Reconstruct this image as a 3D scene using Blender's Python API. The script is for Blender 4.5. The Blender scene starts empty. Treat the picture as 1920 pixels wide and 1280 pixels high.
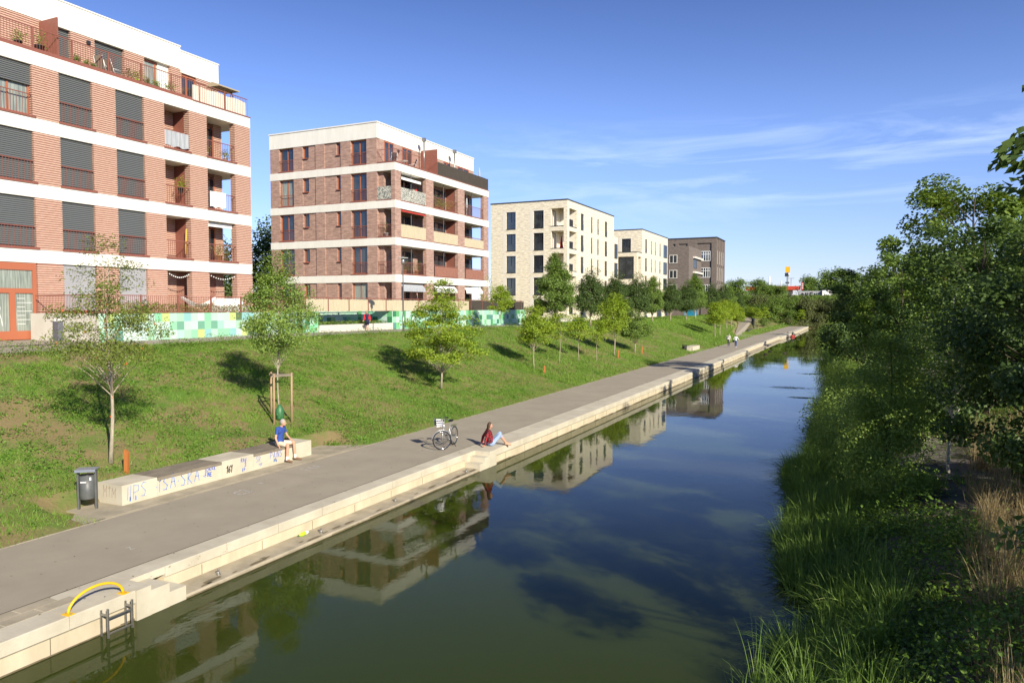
import bpy, bmesh, math, random
import numpy as np
from mathutils import Vector, Matrix, Euler
R_ = math.radians
S = bpy.context.scene
COL = S.collection

# ------------------------------------------------------------------ camera
cd = bpy.data.cameras.new('camera'); cam = bpy.data.objects.new('camera', cd); COL.objects.link(cam)
cam.location = (0, 0, 5.6); cam.rotation_euler = (R_(90-2.697), 0, R_(25.2))
cd.sensor_width = 36; cd.lens = 36*1380/1920; cd.clip_start = .1; cd.clip_end = 4000
S.camera = cam
# ------------------------------------------------------------------ sky + sun
SUN_EL, SUN_AZ = 27.0, math.degrees(math.atan2(.84, -.54))      # azimuth measured from +Y towards +X
w = bpy.data.worlds.new('World'); S.world = w; w.use_nodes = True
nt = w.node_tree; nt.nodes.clear()
out = nt.nodes.new('ShaderNodeOutputWorld'); bg = nt.nodes.new('ShaderNodeBackground')
sky = nt.nodes.new('ShaderNodeTexSky'); sky.sky_type = 'NISHITA'; sky.sun_disc = False
sky.sun_elevation = R_(SUN_EL); sky.sun_rotation = R_(SUN_AZ); sky.air_density = 1.0; sky.dust_density = .1; sky.ozone_density = 2.5
def N(tree, kind, **kw):
    n = tree.nodes.new(kind)
    for k, v in kw.items():
        if k.startswith('i_'): n.inputs[k[2:].replace('_', ' ')].default_value = v
        else: setattr(n, k, v)
    return n
tc = N(nt, 'ShaderNodeTexCoord')
mp = N(nt, 'ShaderNodeMapping'); mp.inputs['Scale'].default_value = (2.2, 2.2, 17); mp.inputs['Rotation'].default_value = (R_(3.5), R_(-3), R_(20))
nz = N(nt, 'ShaderNodeTexNoise', i_Scale=1.6, i_Detail=7.0, i_Roughness=.6, i_Distortion=.6)
cr = N(nt, 'ShaderNodeValToRGB'); cr.color_ramp.elements[0].position = .47; cr.color_ramp.elements[1].position = .75
sp = N(nt, 'ShaderNodeSeparateXYZ')
band = N(nt, 'ShaderNodeValToRGB')
e = band.color_ramp.elements; e[0].position = .09; e[0].color = (0, 0, 0, 1); e[1].position = .245; e[1].color = (0, 0, 0, 1)
a = band.color_ramp.elements.new(.14); a.color = (.75,)*3+(1,); a = band.color_ramp.elements.new(.20); a.color = (1, 1, 1, 1)
side = N(nt, 'ShaderNodeMapRange'); side.inputs['From Min'].default_value = -.62; side.inputs['From Max'].default_value = -.3
mul = N(nt, 'ShaderNodeMath', operation='MULTIPLY'); mul2 = N(nt, 'ShaderNodeMath', operation='MULTIPLY'); mul3 = N(nt, 'ShaderNodeMath', operation='MULTIPLY'); mul3.inputs[1].default_value = .40
mix = N(nt, 'ShaderNodeMixRGB'); mix.inputs['Color2'].default_value = (7.2, 8.2, 9.6, 1)
hs = N(nt, 'ShaderNodeMixRGB', blend_type='MULTIPLY'); hs.inputs['Fac'].default_value = 1; hs.inputs['Color2'].default_value = (.80, .87, 1.20, 1)
L = nt.links.new
L(tc.outputs['Generated'], mp.inputs['Vector']); L(mp.outputs[0], nz.inputs['Vector']); L(nz.outputs['Fac'], cr.inputs[0])
L(tc.outputs['Generated'], sp.inputs[0]); L(sp.outputs['Z'], band.inputs[0]); L(sp.outputs['X'], side.inputs['Value'])
L(cr.outputs[0], mul.inputs[0]); L(band.outputs[0], mul.inputs[1]); L(mul.outputs[0], mul2.inputs[0]); L(side.outputs[0], mul2.inputs[1])
L(mul2.outputs[0], mul3.inputs[0]); L(mul3.outputs[0], mix.inputs['Fac']); L(sky.outputs[0], hs.inputs['Color1']); gr = N(nt, 'ShaderNodeValToRGB'); q = gr.color_ramp.elements; q[0].position = .02; q[0].color = (.84, .80, .86, 1); q[1].position = .55; q[1].color = (.33, .35, .41, 1); q_ = q.new(.22); q_.color = (.92, .89, .92, 1); q_ = q.new(.38); q_.color = (.60, .62, .69, 1)
gm = N(nt, 'ShaderNodeMixRGB', blend_type='MULTIPLY'); gm.inputs['Fac'].default_value = 1; L(sp.outputs['Z'], gr.inputs[0]); L(hs.outputs[0], gm.inputs['Color1']); L(gr.outputs[0], gm.inputs['Color2']); L(gm.outputs[0], mix.inputs['Color1'])
L(mix.outputs[0], bg.inputs['Color']); bg.inputs['Strength'].default_value = .118; L(bg.outputs[0], out.inputs[0])
sd = bpy.data.lights.new('sun', 'SUN'); sd.energy = 5.0; sd.angle = R_(.55); sd.color = (1, .915, .77)
sun = bpy.data.objects.new('sun', sd); COL.objects.link(sun)
az, el = R_(SUN_AZ), R_(SUN_EL)
sdir = Vector((math.sin(az)*math.cos(el), math.cos(az)*math.cos(el), math.sin(el)))
sun.rotation_euler = sdir.to_track_quat('Z', 'Y').to_euler(); sun.location = (20, -20, 40)
S.view_settings.view_transform = 'Standard'; S.view_settings.look = 'None'; S.view_settings.exposure = 0.5; S.view_settings.gamma = 1
S.render.engine = 'CYCLES'
try:
    S.cycles.max_bounces = 6; S.cycles.transparent_max_bounces = 8; S.cycles.caustics_reflective = False; S.cycles.caustics_refractive = False
except Exception: pass

# ------------------------------------------------------------------ materials
def mat(name, c1, c2=None, rough=.8, scale=3., stretch=(1, 1, 1), bump=0., bscale=None, detail=5., metal=0., ior=1.45, obj=False, spec=None, lo=.35, hi=.65):
    m = bpy.data.materials.new(name); m.use_nodes = True; t = m.node_tree; b = t.nodes['Principled BSDF']
    b.inputs['Roughness'].default_value = rough; b.inputs['Metallic'].default_value = metal; b.inputs['IOR'].default_value = ior
    if spec is not None: b.inputs['Specular IOR Level'].default_value = spec
    b.inputs['Base Color'].default_value = (*c1, 1)
    if c2 or bump:
        if obj: v = N(t, 'ShaderNodeTexCoord').outputs['Object']
        else: v = N(t, 'ShaderNodeNewGeometry').outputs['Position']
        mpp = N(t, 'ShaderNodeMapping'); mpp.inputs['Scale'].default_value = stretch; t.links.new(v, mpp.inputs['Vector'])
        n = N(t, 'ShaderNodeTexNoise', i_Scale=scale, i_Detail=detail, i_Roughness=.6); t.links.new(mpp.outputs[0], n.inputs['Vector'])
        if c2:
            r = N(t, 'ShaderNodeValToRGB'); r.color_ramp.elements[0].position = lo; r.color_ramp.elements[1].position = hi
            r.color_ramp.elements[0].color = (*c1, 1); r.color_ramp.elements[1].color = (*c2, 1)
            t.links.new(n.outputs['Fac'], r.inputs[0]); t.links.new(r.outputs[0], b.inputs['Base Color'])
        if bump:
            n2 = n
            if bscale: n2 = N(t, 'ShaderNodeTexNoise', i_Scale=bscale, i_Detail=4.0); t.links.new(mpp.outputs[0], n2.inputs['Vector'])
            bp = N(t, 'ShaderNodeBump', i_Strength=bump, i_Distance=.02); t.links.new(n2.outputs['Fac'], bp.inputs['Height']); t.links.new(bp.outputs[0], b.inputs['Normal'])
    return m
def leafmat(name, c1, c2, c3=None, trans=.3, gloss=.35):
    m = bpy.data.materials.new(name); m.use_nodes = True; t = m.node_tree; b = t.nodes['Principled BSDF']; o = t.nodes['Material Output']
    g = N(t, 'ShaderNodeNewGeometry'); r = N(t, 'ShaderNodeValToRGB')
    r.color_ramp.elements[0].color = (*c1, 1); r.color_ramp.elements[1].color = (*c2, 1)
    if c3: x = r.color_ramp.elements.new(.88); x.color = (*c2, 1); r.color_ramp.elements[2].color = (*c3, 1)
    nzz = N(t, 'ShaderNodeTexNoise', i_Scale=.9, i_Detail=2.0); tcx = N(t, 'ShaderNodeTexCoord'); t.links.new(tcx.outputs['Object'], nzz.inputs['Vector'])
    ad = N(t, 'ShaderNodeMath', operation='MULTIPLY_ADD'); ad.inputs[1].default_value = .62; sb = N(t, 'ShaderNodeMath', operation='MULTIPLY_ADD'); sb.inputs[1].default_value = 1.0; sb.inputs[2].default_value = -.3
    t.links.new(nzz.outputs['Fac'], sb.inputs[0]); t.links.new(g.outputs['Random Per Island'], ad.inputs[0]); t.links.new(sb.outputs[0], ad.inputs[2])
    t.links.new(ad.outputs[0], r.inputs[0])
    t.links.new(r.outputs[0], b.inputs['Base Color']); b.inputs['Roughness'].default_value = .55; b.inputs['Specular IOR Level'].default_value = gloss*.8
    tr = N(t, 'ShaderNodeBsdfTranslucent'); hsx = N(t, 'ShaderNodeHueSaturation', i_Value=1.3, i_Saturation=1.1, i_Hue=.485)
    t.links.new(r.outputs[0], hsx.inputs['Color']); t.links.new(hsx.outputs[0], tr.inputs['Color'])
    mx = N(t, 'ShaderNodeMixShader'); mx.inputs[0].default_value = trans
    t.links.new(b.outputs[0], mx.inputs[1]); t.links.new(tr.outputs[0], mx.inputs[2]); t.links.new(mx.outputs[0], o.inputs['Surface'])
    return m
def brickmat(name, c1, c2, mortar, bw=.5, bh=.16, rough=.85):
    m = bpy.data.materials.new(name); m.use_nodes = True; t = m.node_tree; b = t.nodes['Principled BSDF']; b.inputs['Roughness'].default_value = rough
    g = N(t, 'ShaderNodeNewGeometry'); s = N(t, 'ShaderNodeSeparateXYZ'); ad = N(t, 'ShaderNodeMath', operation='ADD'); c = N(t, 'ShaderNodeCombineXYZ')
    t.links.new(g.outputs['Position'], s.inputs[0]); t.links.new(s.outputs['X'], ad.inputs[0]); t.links.new(s.outputs['Y'], ad.inputs[1])
    t.links.new(ad.outputs[0], c.inputs['X']); t.links.new(s.outputs['Z'], c.inputs['Y'])
    br = N(t, 'ShaderNodeTexBrick', i_Scale=1.0); br.inputs['Brick Width'].default_value = bw; br.inputs['Row Height'].default_value = bh; br.inputs['Mortar Size'].default_value = .012
    br.inputs['Color1'].default_value = (*c1, 1); br.inputs['Color2'].default_value = (*c2, 1); br.inputs['Mortar'].default_value = (*mortar, 1)
    t.links.new(c.outputs[0], br.inputs['Vector'])
    n = N(t, 'ShaderNodeTexNoise', i_Scale=1.0, i_Detail=6.0, i_Roughness=.7); mp_ = N(t, 'ShaderNodeMapping'); mp_.inputs['Scale'].default_value = (1.6, 6.5, 1)
    t.links.new(c.outputs[0], mp_.inputs['Vector']); t.links.new(mp_.outputs[0], n.inputs['Vector'])
    mr = N(t, 'ShaderNodeMapRange'); mr.inputs['From Min'].default_value = .3; mr.inputs['From Max'].default_value = .7; mr.inputs['To Min'].default_value = .62; mr.inputs['To Max'].default_value = 1.35
    t.links.new(n.outputs['Fac'], mr.inputs['Value']); v = N(t, 'ShaderNodeMixRGB', blend_type='MULTIPLY'); v.inputs['Fac'].default_value = 1
    t.links.new(br.outputs['Color'], v.inputs['Color1']); t.links.new(mr.outputs[0], v.inputs['Color2']); t.links.new(v.outputs[0], b.inputs['Base Color'])
    bp = N(t, 'ShaderNodeBump', i_Strength=.5, i_Distance=.01); t.links.new(br.outputs['Fac'], bp.inputs['Height']); bp.invert = True; t.links.new(bp.outputs[0], b.inputs['Normal'])
    return m
def muralmat(name, colors, seed):
    m = bpy.data.materials.new(name); m.use_nodes = True; t = m.node_tree; b = t.nodes['Principled BSDF']; b.inputs['Roughness'].default_value = .5
    g = N(t, 'ShaderNodeNewGeometry'); v1 = N(t, 'ShaderNodeVectorMath', operation='SUBTRACT'); v1.inputs[1].default_value = (.013, .013, 5.255 % .47 + .013)
    v2 = N(t, 'ShaderNodeVectorMath', operation='SCALE'); v2.inputs['Scale'].default_value = 1/.47; v3 = N(t, 'ShaderNodeVectorMath', operation='FLOOR')
    v4 = N(t, 'ShaderNodeVectorMath', operation='ADD'); v4.inputs[1].default_value = (seed, seed, seed)
    wn = N(t, 'ShaderNodeTexWhiteNoise'); r = N(t, 'ShaderNodeValToRGB'); r.color_ramp.interpolation = 'CONSTANT'
    for i, c in enumerate(colors):
        if i < 2: el_ = r.color_ramp.elements[i]
        else: el_ = r.color_ramp.elements.new(i/len(colors))
        el_.position = i/len(colors); el_.color = (c[0]*.80, c[1]*.88, c[2]*.84, 1)
    for q in ((g.outputs['Position'], v1.inputs[0]), (v1.outputs[0], v2.inputs[0]), (v2.outputs[0], v3.inputs[0]), (v3.outputs[0], v4.inputs[0]), (v4.outputs[0], wn.inputs['Vector']), (wn.outputs['Value'], r.inputs[0]), (r.outputs[0], b.inputs['Base Color'])): t.links.new(*q)
    return m

MT = {}
MT['plaster'] = mat('white_render', (.80, .78, .70), (.71, .69, .61), .85, 1.6, stretch=(1.5, 1.5, .3), bump=.1, bscale=40, lo=.35, hi=.75)
MT['joint'] = mat('dark_red_brick_joint', (.28, .13, .095), (.32, .16, .115), .9, 12)
MT['rib'] = mat('salmon_brick_course', (.62, .42, .32), (.53, .32, .235), .8, 5, stretch=(1, 1, 3), bump=.3, bscale=60)
MT['brick'] = brickmat('mauve_brown_brick', (.42, .265, .205), (.34, .205, .16), (.42, .31, .25))
MT['brickdark'] = brickmat('grey_brown_brick', (.19, .155, .13), (.15, .12, .10), (.17, .15, .13))
MT['brickcream'] = brickmat('cream_brick', (.76, .69, .53), (.73, .655, .49), (.74, .67, .53))
MT['redmetal'] = mat('rust_red_metal', (.27, .10, .07), (.23, .085, .06), .5, 6)
MT['redframe'] = mat('red_painted_frame', (.40, .13, .065), None, .45)
MT['slat'] = mat('grey_metal_slat', (.155, .165, .16), None, .45, metal=.2)
MT['dark'] = mat('dark_grey_metal', (.028, .03, .033), None, .4)
MT['cap'] = mat('dark_roof_edge', (.045, .05, .055), None, .5)
MT['glass'] = mat('window_glass', (.018, .024, .03), (.045, .055, .06), .03, .6, ior=2.0, lo=.45, hi=.6)
MT['glasspale'] = mat('glass_over_pale_curtain', (.36, .40, .34), (.16, .19, .17), .05, 2.5, stretch=(6, 6, .3), ior=1.6)
MT['inner'] = mat('dark_room', (.03, .03, .03), None, .9)
MT['shutter'] = mat('grey_roller_screen', (.33, .33, .34), (.30, .30, .31), .7, 1)
MT['palewall'] = mat('pale_plaster', (.62, .60, .52), (.56, .54, .46), .85, 1.5)
MT['whitetrim'] = mat('white_window_surround', (.72, .68, .58), None, .8)
MT['conc'] = mat('pale_concrete', (.62, .57, .44), (.42, .375, .275), .85, 1.3, bump=.25, bscale=30, lo=.35, hi=.85, detail=9)
MT['concwall'] = mat('quay_wall_concrete', (.68, .59, .42), (.48, .41, .28), .8, 1.4, stretch=(1, 1, .35), bump=.2, bscale=25, lo=.3, hi=.75)
MT['concdirt'] = mat('worn_grey_concrete', (.45, .39, .28), (.32, .28, .2), .9, 2.2, bump=.3, bscale=35)
MT['stain'] = mat('wet_stained_concrete', (.13, .105, .06), (.2, .165, .1), .6, 6)
MT['asphalt'] = mat('grey_brown_asphalt', (.325, .285, .215), (.40, .35, .265), .9, .8, detail=14, bump=.4, bscale=90, lo=.25, hi=.75)
MT['promenade'] = mat('pale_paving', (.37, .33, .26), (.31, .28, .22), .9, .5, bump=.2, bscale=50)
MT['wood'] = mat('weathered_grey_wood', (.27, .23, .17), (.17, .145, .11), .85, 4, stretch=(1, .25, 1), bump=.4, bscale=30)
MT['stake'] = mat('pale_timber_post', (.42, .29, .17), (.34, .22, .13), .85, 5, stretch=(3, 3, .4))
MT['orangewood'] = mat('orange_stained_timber', (.48, .17, .04), (.38, .13, .03), .7, 6, stretch=(3, 3, .4))
MT['bamboo'] = mat('bamboo_cane', (.60, .53, .37), (.47, .41, .27), .6, 9, stretch=(3, 3, .2))
MT['bamboodark'] = mat('dark_willow_matting', (.085, .07, .055), (.045, .038, .03), .8, 8, stretch=(6, 6, .3))
MT['bark'] = mat('grey_bark', (.46, .40, .29), (.27, .23, .17), .9, 14, stretch=(1, 1, .4), bump=.4, obj=True)
MT['barkdark'] = mat('dark_bark', (.09, .07, .05), (.05, .04, .03), .9, 10, bump=.5, obj=True)
MT['birch'] = mat('white_birch_bark', (.68, .64, .55), (.12, .10, .08), .7, 7, stretch=(.6, .6, 4), obj=True, lo=.55, hi=.68)
MT['steel'] = mat('galvanised_steel', (.38, .37, .34), (.28, .275, .26), .38, 20, metal=.75)
MT['yellow'] = mat('yellow_powder_coat', (.85, .50, .02), None, .4)
MT['bin'] = mat('grey_bin_metal', (.12, .125, .12), (.09, .095, .09), .45, 5)
MT['blue'] = mat('blue_paint_marker', (.03, .13, .62), None, .6)
MT['bluepale'] = mat('faded_blue_marker', (.16, .28, .62), None, .7)
MT['black'] = mat('black_marker', (.01, .01, .012), None, .6)
MT['chalk'] = mat('white_chalk', (.50, .49, .45), None, .9)
MT['chalkred'] = mat('faded_red_marker', (.32, .22, .17), None, .9)
MT['white'] = mat('white_paint', (.78, .78, .75), None, .6)
MT['whitecloth'] = mat('white_cloth', (.80, .79, .76), None, .9)
MT['greycloth'] = mat('grey_cloth', (.42, .44, .46), (.32, .34, .36), .9, 12, stretch=(1, 1, .1))
MT['reedmat'] = mat('cream_reed_matting', (.76, .72, .62), (.68, .64, .54), .85, 14, stretch=(2, 2, .2))
MT['terracotta'] = mat('terracotta', (.55, .26, .12), None, .8)
MT['soil'] = mat('soil', (.10, .07, .045), None, .95)
MT['rust'] = mat('rusty_sheet', (.34, .16, .11), (.27, .12, .085), .8, 5)
MT['leafmosaic'] = mat('leaf_print_screen', (.62, .60, .52), (.10, .12, .11), .8, 12, lo=.46, hi=.54)
MT['skin'] = mat('skin', (.58, .32, .21), None, .55)
MT['bottle'] = mat('lime_plastic', (.45, .75, .04), None, .25)
def simple(name, c, rough=.8, metal=0.):
    if name not in MT: MT[name] = mat(name, c, None, rough, metal=metal)
    return MT[name]
# leaves
LF = {
 'rowan': leafmat('rowan_leaf', (0.124, 0.169, 0.029), (0.221, 0.273, 0.049)),
 'lime': leafmat('yellow_green_leaf', (0.181, 0.283, 0.024), (0.322, 0.425, 0.043), (0.438, 0.463, 0.062), trans=.35),
 'mid': leafmat('mid_green_leaf', (0.110, 0.196, 0.035), (0.220, 0.314, 0.063)),
 'dark': leafmat('dark_green_leaf', (0.057, 0.105, 0.027), (0.128, 0.195, 0.048)),
 'alder': leafmat('alder_leaf', (0.048, 0.099, 0.026), (0.131, 0.201, 0.048), (0.329, 0.372, 0.099), gloss=.5),
 'birchleaf': leafmat('birch_leaf', (0.147, 0.254, 0.044), (0.294, 0.403, 0.078), gloss=.5),
 'poplar': leafmat('poplar_leaf', (0.095, 0.169, 0.024), (0.203, 0.284, 0.047)),
 'olive': leafmat('olive_leaf', (0.090, 0.120, 0.036), (0.180, 0.204, 0.072), (0.240, 0.192, 0.072)),
 'grass': leafmat('grass_blade', (0.117, 0.216, 0.033), (0.222, 0.362, 0.053), (0.352, 0.387, 0.117), trans=.25),
 'weed': leafmat('weed_leaf', (0.083, 0.190, 0.023), (0.189, 0.350, 0.045), trans=.25),
 'reed': leafmat('reed_blade', (0.091, 0.173, 0.033), (0.242, 0.385, 0.070), (0.445, 0.486, 0.181), trans=.3),
 'dry': leafmat('dry_grass', (0.314, 0.245, 0.114), (0.439, 0.355, 0.188), trans=.25),
 'bramble': leafmat('bramble_leaf', (0.066, 0.131, 0.026), (0.196, 0.330, 0.048), (0.374, 0.506, 0.066)),
}

# ------------------------------------------------------------------ mesh builder
class M:
    def __init__(s): s.v = []; s.f = []; s.m = []; s.sm = []
    def add(s, vs, fs, mi=0, smooth=False):
        o = len(s.v); s.v += [tuple(v) for v in vs]
        for f in fs: s.f.append(tuple(o+i for i in f)); s.m.append(mi); s.sm.append(smooth)
    def box(s, x0, x1, y0, y1, z0, z1, mi=0):
        s.add([(x0, y0, z0), (x1, y0, z0), (x1, y1, z0), (x0, y1, z0), (x0, y0, z1), (x1, y0, z1), (x1, y1, z1), (x0, y1, z1)],
              [(0, 3, 2, 1), (4, 5, 6, 7), (0, 1, 5, 4), (1, 2, 6, 5), (2, 3, 7, 6), (3, 0, 4, 7)], mi)
    def obox(s, c, h, rot=(0, 0, 0), mi=0):
        e = Euler(rot).to_matrix(); c = Vector(c)
        vs = [c+e@Vector((a*h[0], b*h[1], d*h[2])) for d in (-1, 1) for a, b in ((-1, -1), (1, -1), (1, 1), (-1, 1))]
        s.add(vs, [(0, 3, 2, 1), (4, 5, 6, 7), (0, 1, 5, 4), (1, 2, 6, 5), (2, 3, 7, 6), (3, 0, 4, 7)], mi)
    def tube(s, pts, rad, n=8, mi=0, cap=True):
        pts = [Vector(p) for p in pts]
        if not hasattr(rad, '__len__'): rad = [rad]*len(pts)
        vs = []; prev = None
        for i, p in enumerate(pts):
            d = (pts[min(i+1, len(pts)-1)]-pts[max(i-1, 0)]).normalized()
            if prev is None: a = d.orthogonal().normalized()
            else: a = (prev-d*prev.dot(d)); a = a.normalized() if a.length > 1e-6 else d.orthogonal().normalized()
            prev = a; b = d.cross(a)
            for k in range(n): t = 2*math.pi*k/n; vs.append(p+(a*math.cos(t)+b*math.sin(t))*rad[i])
        fs = [(i*n+k, i*n+(k+1) % n, (i+1)*n+(k+1) % n, (i+1)*n+k) for i in range(len(pts)-1) for k in range(n)]
        if cap: fs += [tuple(range(n-1, -1, -1)), tuple((len(pts)-1)*n+k for k in range(n))]
        s.add(vs, fs, mi, n > 5)
    def ell(s, c, r, n=12, k=8, mi=0, rot=None):
        c = Vector(c); e = Euler(rot).to_matrix() if rot else Matrix.Identity(3); vs = []
        for i in range(k+1):
            t = math.pi*i/k
            for j in range(n):
                u = 2*math.pi*j/n; vs.append(c+e@Vector((r[0]*math.sin(t)*math.cos(u), r[1]*math.sin(t)*math.sin(u), r[2]*math.cos(t))))
        s.add(vs, [(i*n+j, (i+1)*n+j, (i+1)*n+(j+1) % n, i*n+(j+1) % n) for i in range(k) for j in range(n)], mi, True)
    def cap(s, a, b, ra, rb=None, n=10, mi=0):          # rounded limb
        rb = ra if rb is None else rb; a = Vector(a); b = Vector(b); d = (b-a)
        L_ = d.length; d = d.normalized() if L_ > 1e-6 else Vector((0, 0, 1)); pts = []; rr = []
        for t in (-1, -.8, -.45, 0): pts.append(a+d*ra*t); rr.append(max(.0005, ra*math.sqrt(max(0, 1-t*t))))
        for t in (0, .45, .8, 1): pts.append(b+d*rb*t); rr.append(max(.0005, rb*math.sqrt(max(0, 1-t*t))))
        s.tube(pts, rr, n, mi)
    def lathe(s, prof, c=(0, 0, 0), n=16, mi=0, cap=True):
        s.tube([(c[0], c[1], c[2]+z) for r, z in prof], [max(r, .0005) for r, z in prof], n, mi, cap)
    def prism(s, poly, y0, y1, mi=0):   # polygon in (x,z) extruded along y
        n = len(poly); vs = [(x, y0, z) for x, z in poly]+[(x, y1, z) for x, z in poly]
        s.add(vs, [tuple(range(n)), tuple(range(2*n-1, n-1, -1))]+[(i, n+i, n+(i+1) % n, (i+1) % n) for i in range(n)], mi)
    def build(s, name, mats, parent=None, at=None, local=False):
        if not isinstance(mats, (list, tuple)): mats = [mats]
        off = Vector((0, 0, 0))
        if at is not None: off = Vector(at)
        elif parent is not None and not local:
            p = parent
            while p is not None: off += p.location; p = p.parent
        me = bpy.data.meshes.new(name); o = bpy.data.objects.new(name, me)
        me.from_pydata([(v[0]-off[0], v[1]-off[1], v[2]-off[2]) for v in s.v], [], s.f)
        for m_ in mats: me.materials.append(m_)
        me.polygons.foreach_set('material_index', s.m); me.polygons.foreach_set('use_smooth', s.sm)
        me.update(); COL.objects.link(o)
        if parent is not None: o.parent = parent
        if at is not None and parent is None: o.location = at
        return o
def tag(o, label=None, cat=None, group=None, kind=None):
    if label: o['label'] = label
    if cat: o['category'] = cat
    if group: o['group'] = group
    if kind: o['kind'] = kind
    return o
def thing(name, loc, label, cat, group=None):
    o = bpy.data.objects.new(name, None); COL.objects.link(o); o.location = loc; o.empty_display_size = .2
    return tag(o, label, cat, group)
def dup(root, loc, label, group=None, rotz=0, scale=1.):
    r = root.copy(); COL.objects.link(r); r.location = loc; r.rotation_euler = (0, 0, rotz); r.scale = (scale,)*3 if not hasattr(scale, '__len__') else scale
    r['label'] = label
    if group: r['group'] = group
    for ch in root.children:
        c = ch.copy(); COL.objects.link(c); c.parent = r
        for g in ch.children: d = g.copy(); COL.objects.link(d); d.parent = c
    return r
def quads(name, V, mats, parent=None, nper=4, matidx=None):
    """V: (n, nper, 3) array of separate faces -> one mesh"""
    V = np.ascontiguousarray(V, dtype=np.float32); n = V.shape[0]
    me = bpy.data.meshes.new(name); me.vertices.add(n*nper); me.loops.add(n*nper); me.polygons.add(n)
    me.vertices.foreach_set('co', V.reshape(-1)); me.loops.foreach_set('vertex_index', np.arange(n*nper, dtype=np.int32))
    me.polygons.foreach_set('loop_start', np.arange(0, n*nper, nper, dtype=np.int32)); me.polygons.foreach_set('loop_total', np.full(n, nper, dtype=np.int32))
    for m_ in (mats if isinstance(mats, (list, tuple)) else [mats]): me.materials.append(m_)
    if matidx is not None: me.polygons.foreach_set('material_index', matidx.astype(np.int32))
    me.update(calc_edges=True); me.validate()
    o = bpy.data.objects.new(name, me); COL.objects.link(o)
    if parent is not None: o.parent = parent
    return o
def leaves(P, size, rng, up=.35, aspect=.5, nrm=None):
    """leaf quads (rhombus) at points P"""
    n = len(P); sz = (size*(.65+.7*rng.random(n)))[:, None]
    nn = rng.normal(size=(n, 3)); nn[:, 2] = np.abs(nn[:, 2])+up
    if nrm is not None: nn += nrm
    nn /= np.linalg.norm(nn, axis=1)[:, None]
    d = rng.normal(size=(n, 3)); d -= nn*(d*nn).sum(1)[:, None]; d /= np.linalg.norm(d, axis=1)[:, None]
    b = np.cross(nn, d); fold = nn*sz*.12
    return np.stack([P, P+d*sz*.45+b*sz*aspect*.5+fold, P+d*sz, P+d*sz*.45-b*sz*aspect*.5+fold], axis=1)
def vnoise(x, y, seed=0):
    """smooth value noise, vectorised"""
    xi = np.floor(x).astype(int); yi = np.floor(y).astype(int); fx = x-xi; fy = y-yi; fx = fx*fx*(3-2*fx); fy = fy*fy*(3-2*fy)
    def h(a, b):
        q = np.sin(a*127.1+b*311.7+seed*74.7)*43758.5453; return q-np.floor(q)
    return (h(xi, yi)*(1-fx)+h(xi+1, yi)*fx)*(1-fy)+(h(xi, yi+1)*(1-fx)+h(xi+1, yi+1)*fx)*fy
def fbm(x, y, seed=0, o=4):
    t = 0; a = .5; s_ = 0
    for k in range(o): t = t+a*vnoise(x*2**k, y*2**k, seed+k); s_ += a; a *= .5
    return t/s_

# ------------------------------------------------------------------ terrain heights
PZ = .55                                     # footpath level; water is z = 0
def prom_z(y): return 3.85-np.clip((np.asarray(y, float)-40)*.0055, 0, .25)
CREST = 28.6
def slope_z(x, y):
    x = np.asarray(x, float); y = np.asarray(y, float)
    t = np.clip((-16.1-x)/(CREST-16.1), 0, 1); tt = t+.045*np.sin(t*math.pi*2)*-1
    z = PZ+(prom_z(y)-PZ)*tt
    m_ = np.clip(np.minimum(t, 1-t)*5, 0, 1)
    z = z+m_*(.22*(fbm(x*.35, y*.35, 3)-.5)+.10*(fbm(x*1.6, y*1.6, 5)-.5))
    z = np.where((x > -17.86) & (y > 10.9) & (y < 21.9), np.minimum(z, PZ-.03), z); z = np.where((x > -17.86) & (y > 82) & (y < 90.5), np.minimum(z, PZ-.03), z)
    k = (y-146)/59.; xl = np.where(y < 128, -18.9+(128-y)*.29, -18.9-9.7*np.clip((y-128)/77, 0, 1)); xr = np.where(y < 146, -16.1, -19.3-5.9*np.clip(k, 0, 1)); rz = .62+2.28*np.clip((y-137)/68, 0, 1)
    return np.where((y > 118) & (x > xl-.3) & (x < xr+.4), np.minimum(z, rz-.12), z)
def bank_z(x, y):
    """right bank"""
    x = np.asarray(x, float); y = np.asarray(y, float)
    e_ = bank_edge(y); t = np.clip((x-e_)/3.2, 0, 1); z = -.15+1.35*t*t*(3-2*t)+.05*np.clip(x-e_-3.2, 0, 20)
    return z+.25*(fbm(x*.6, y*.6, 11)-.5)*np.clip(t*3, 0, 1)
def bank_edge(y):
    y = np.asarray(y, float); return -1.05+.05*np.clip(15-y, 0, 8)-.02*np.clip(y-12, 0, 20)-.25*np.sin(y*.31)-.2*np.sin(y*.73+1)-np.clip((y-55)*.02, 0, 2.2)
def grid(name, xs, ys, fz, m_, **kw):
    X_, Y_ = np.meshgrid(xs, ys); Z_ = fz(X_, Y_); nx = len(xs); ny = len(ys)
    v = np.stack([X_, Y_, Z_], -1).reshape(-1, 3); me = bpy.data.meshes.new(name)
    i = np.arange(ny-1)[:, None]*nx+np.arange(nx-1)[None, :]; i = i.reshape(-1)
    me.from_pydata(v.tolist(), [], np.stack([i, i+1, i+nx+1, i+nx], 1).tolist()); me.materials.append(m_)
    me.polygons.foreach_set('use_smooth', [True]*len(me.polygons)); me.update()
    o = bpy.data.objects.new(name, me); COL.objects.link(o); o['kind'] = 'structure'; return o
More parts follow.
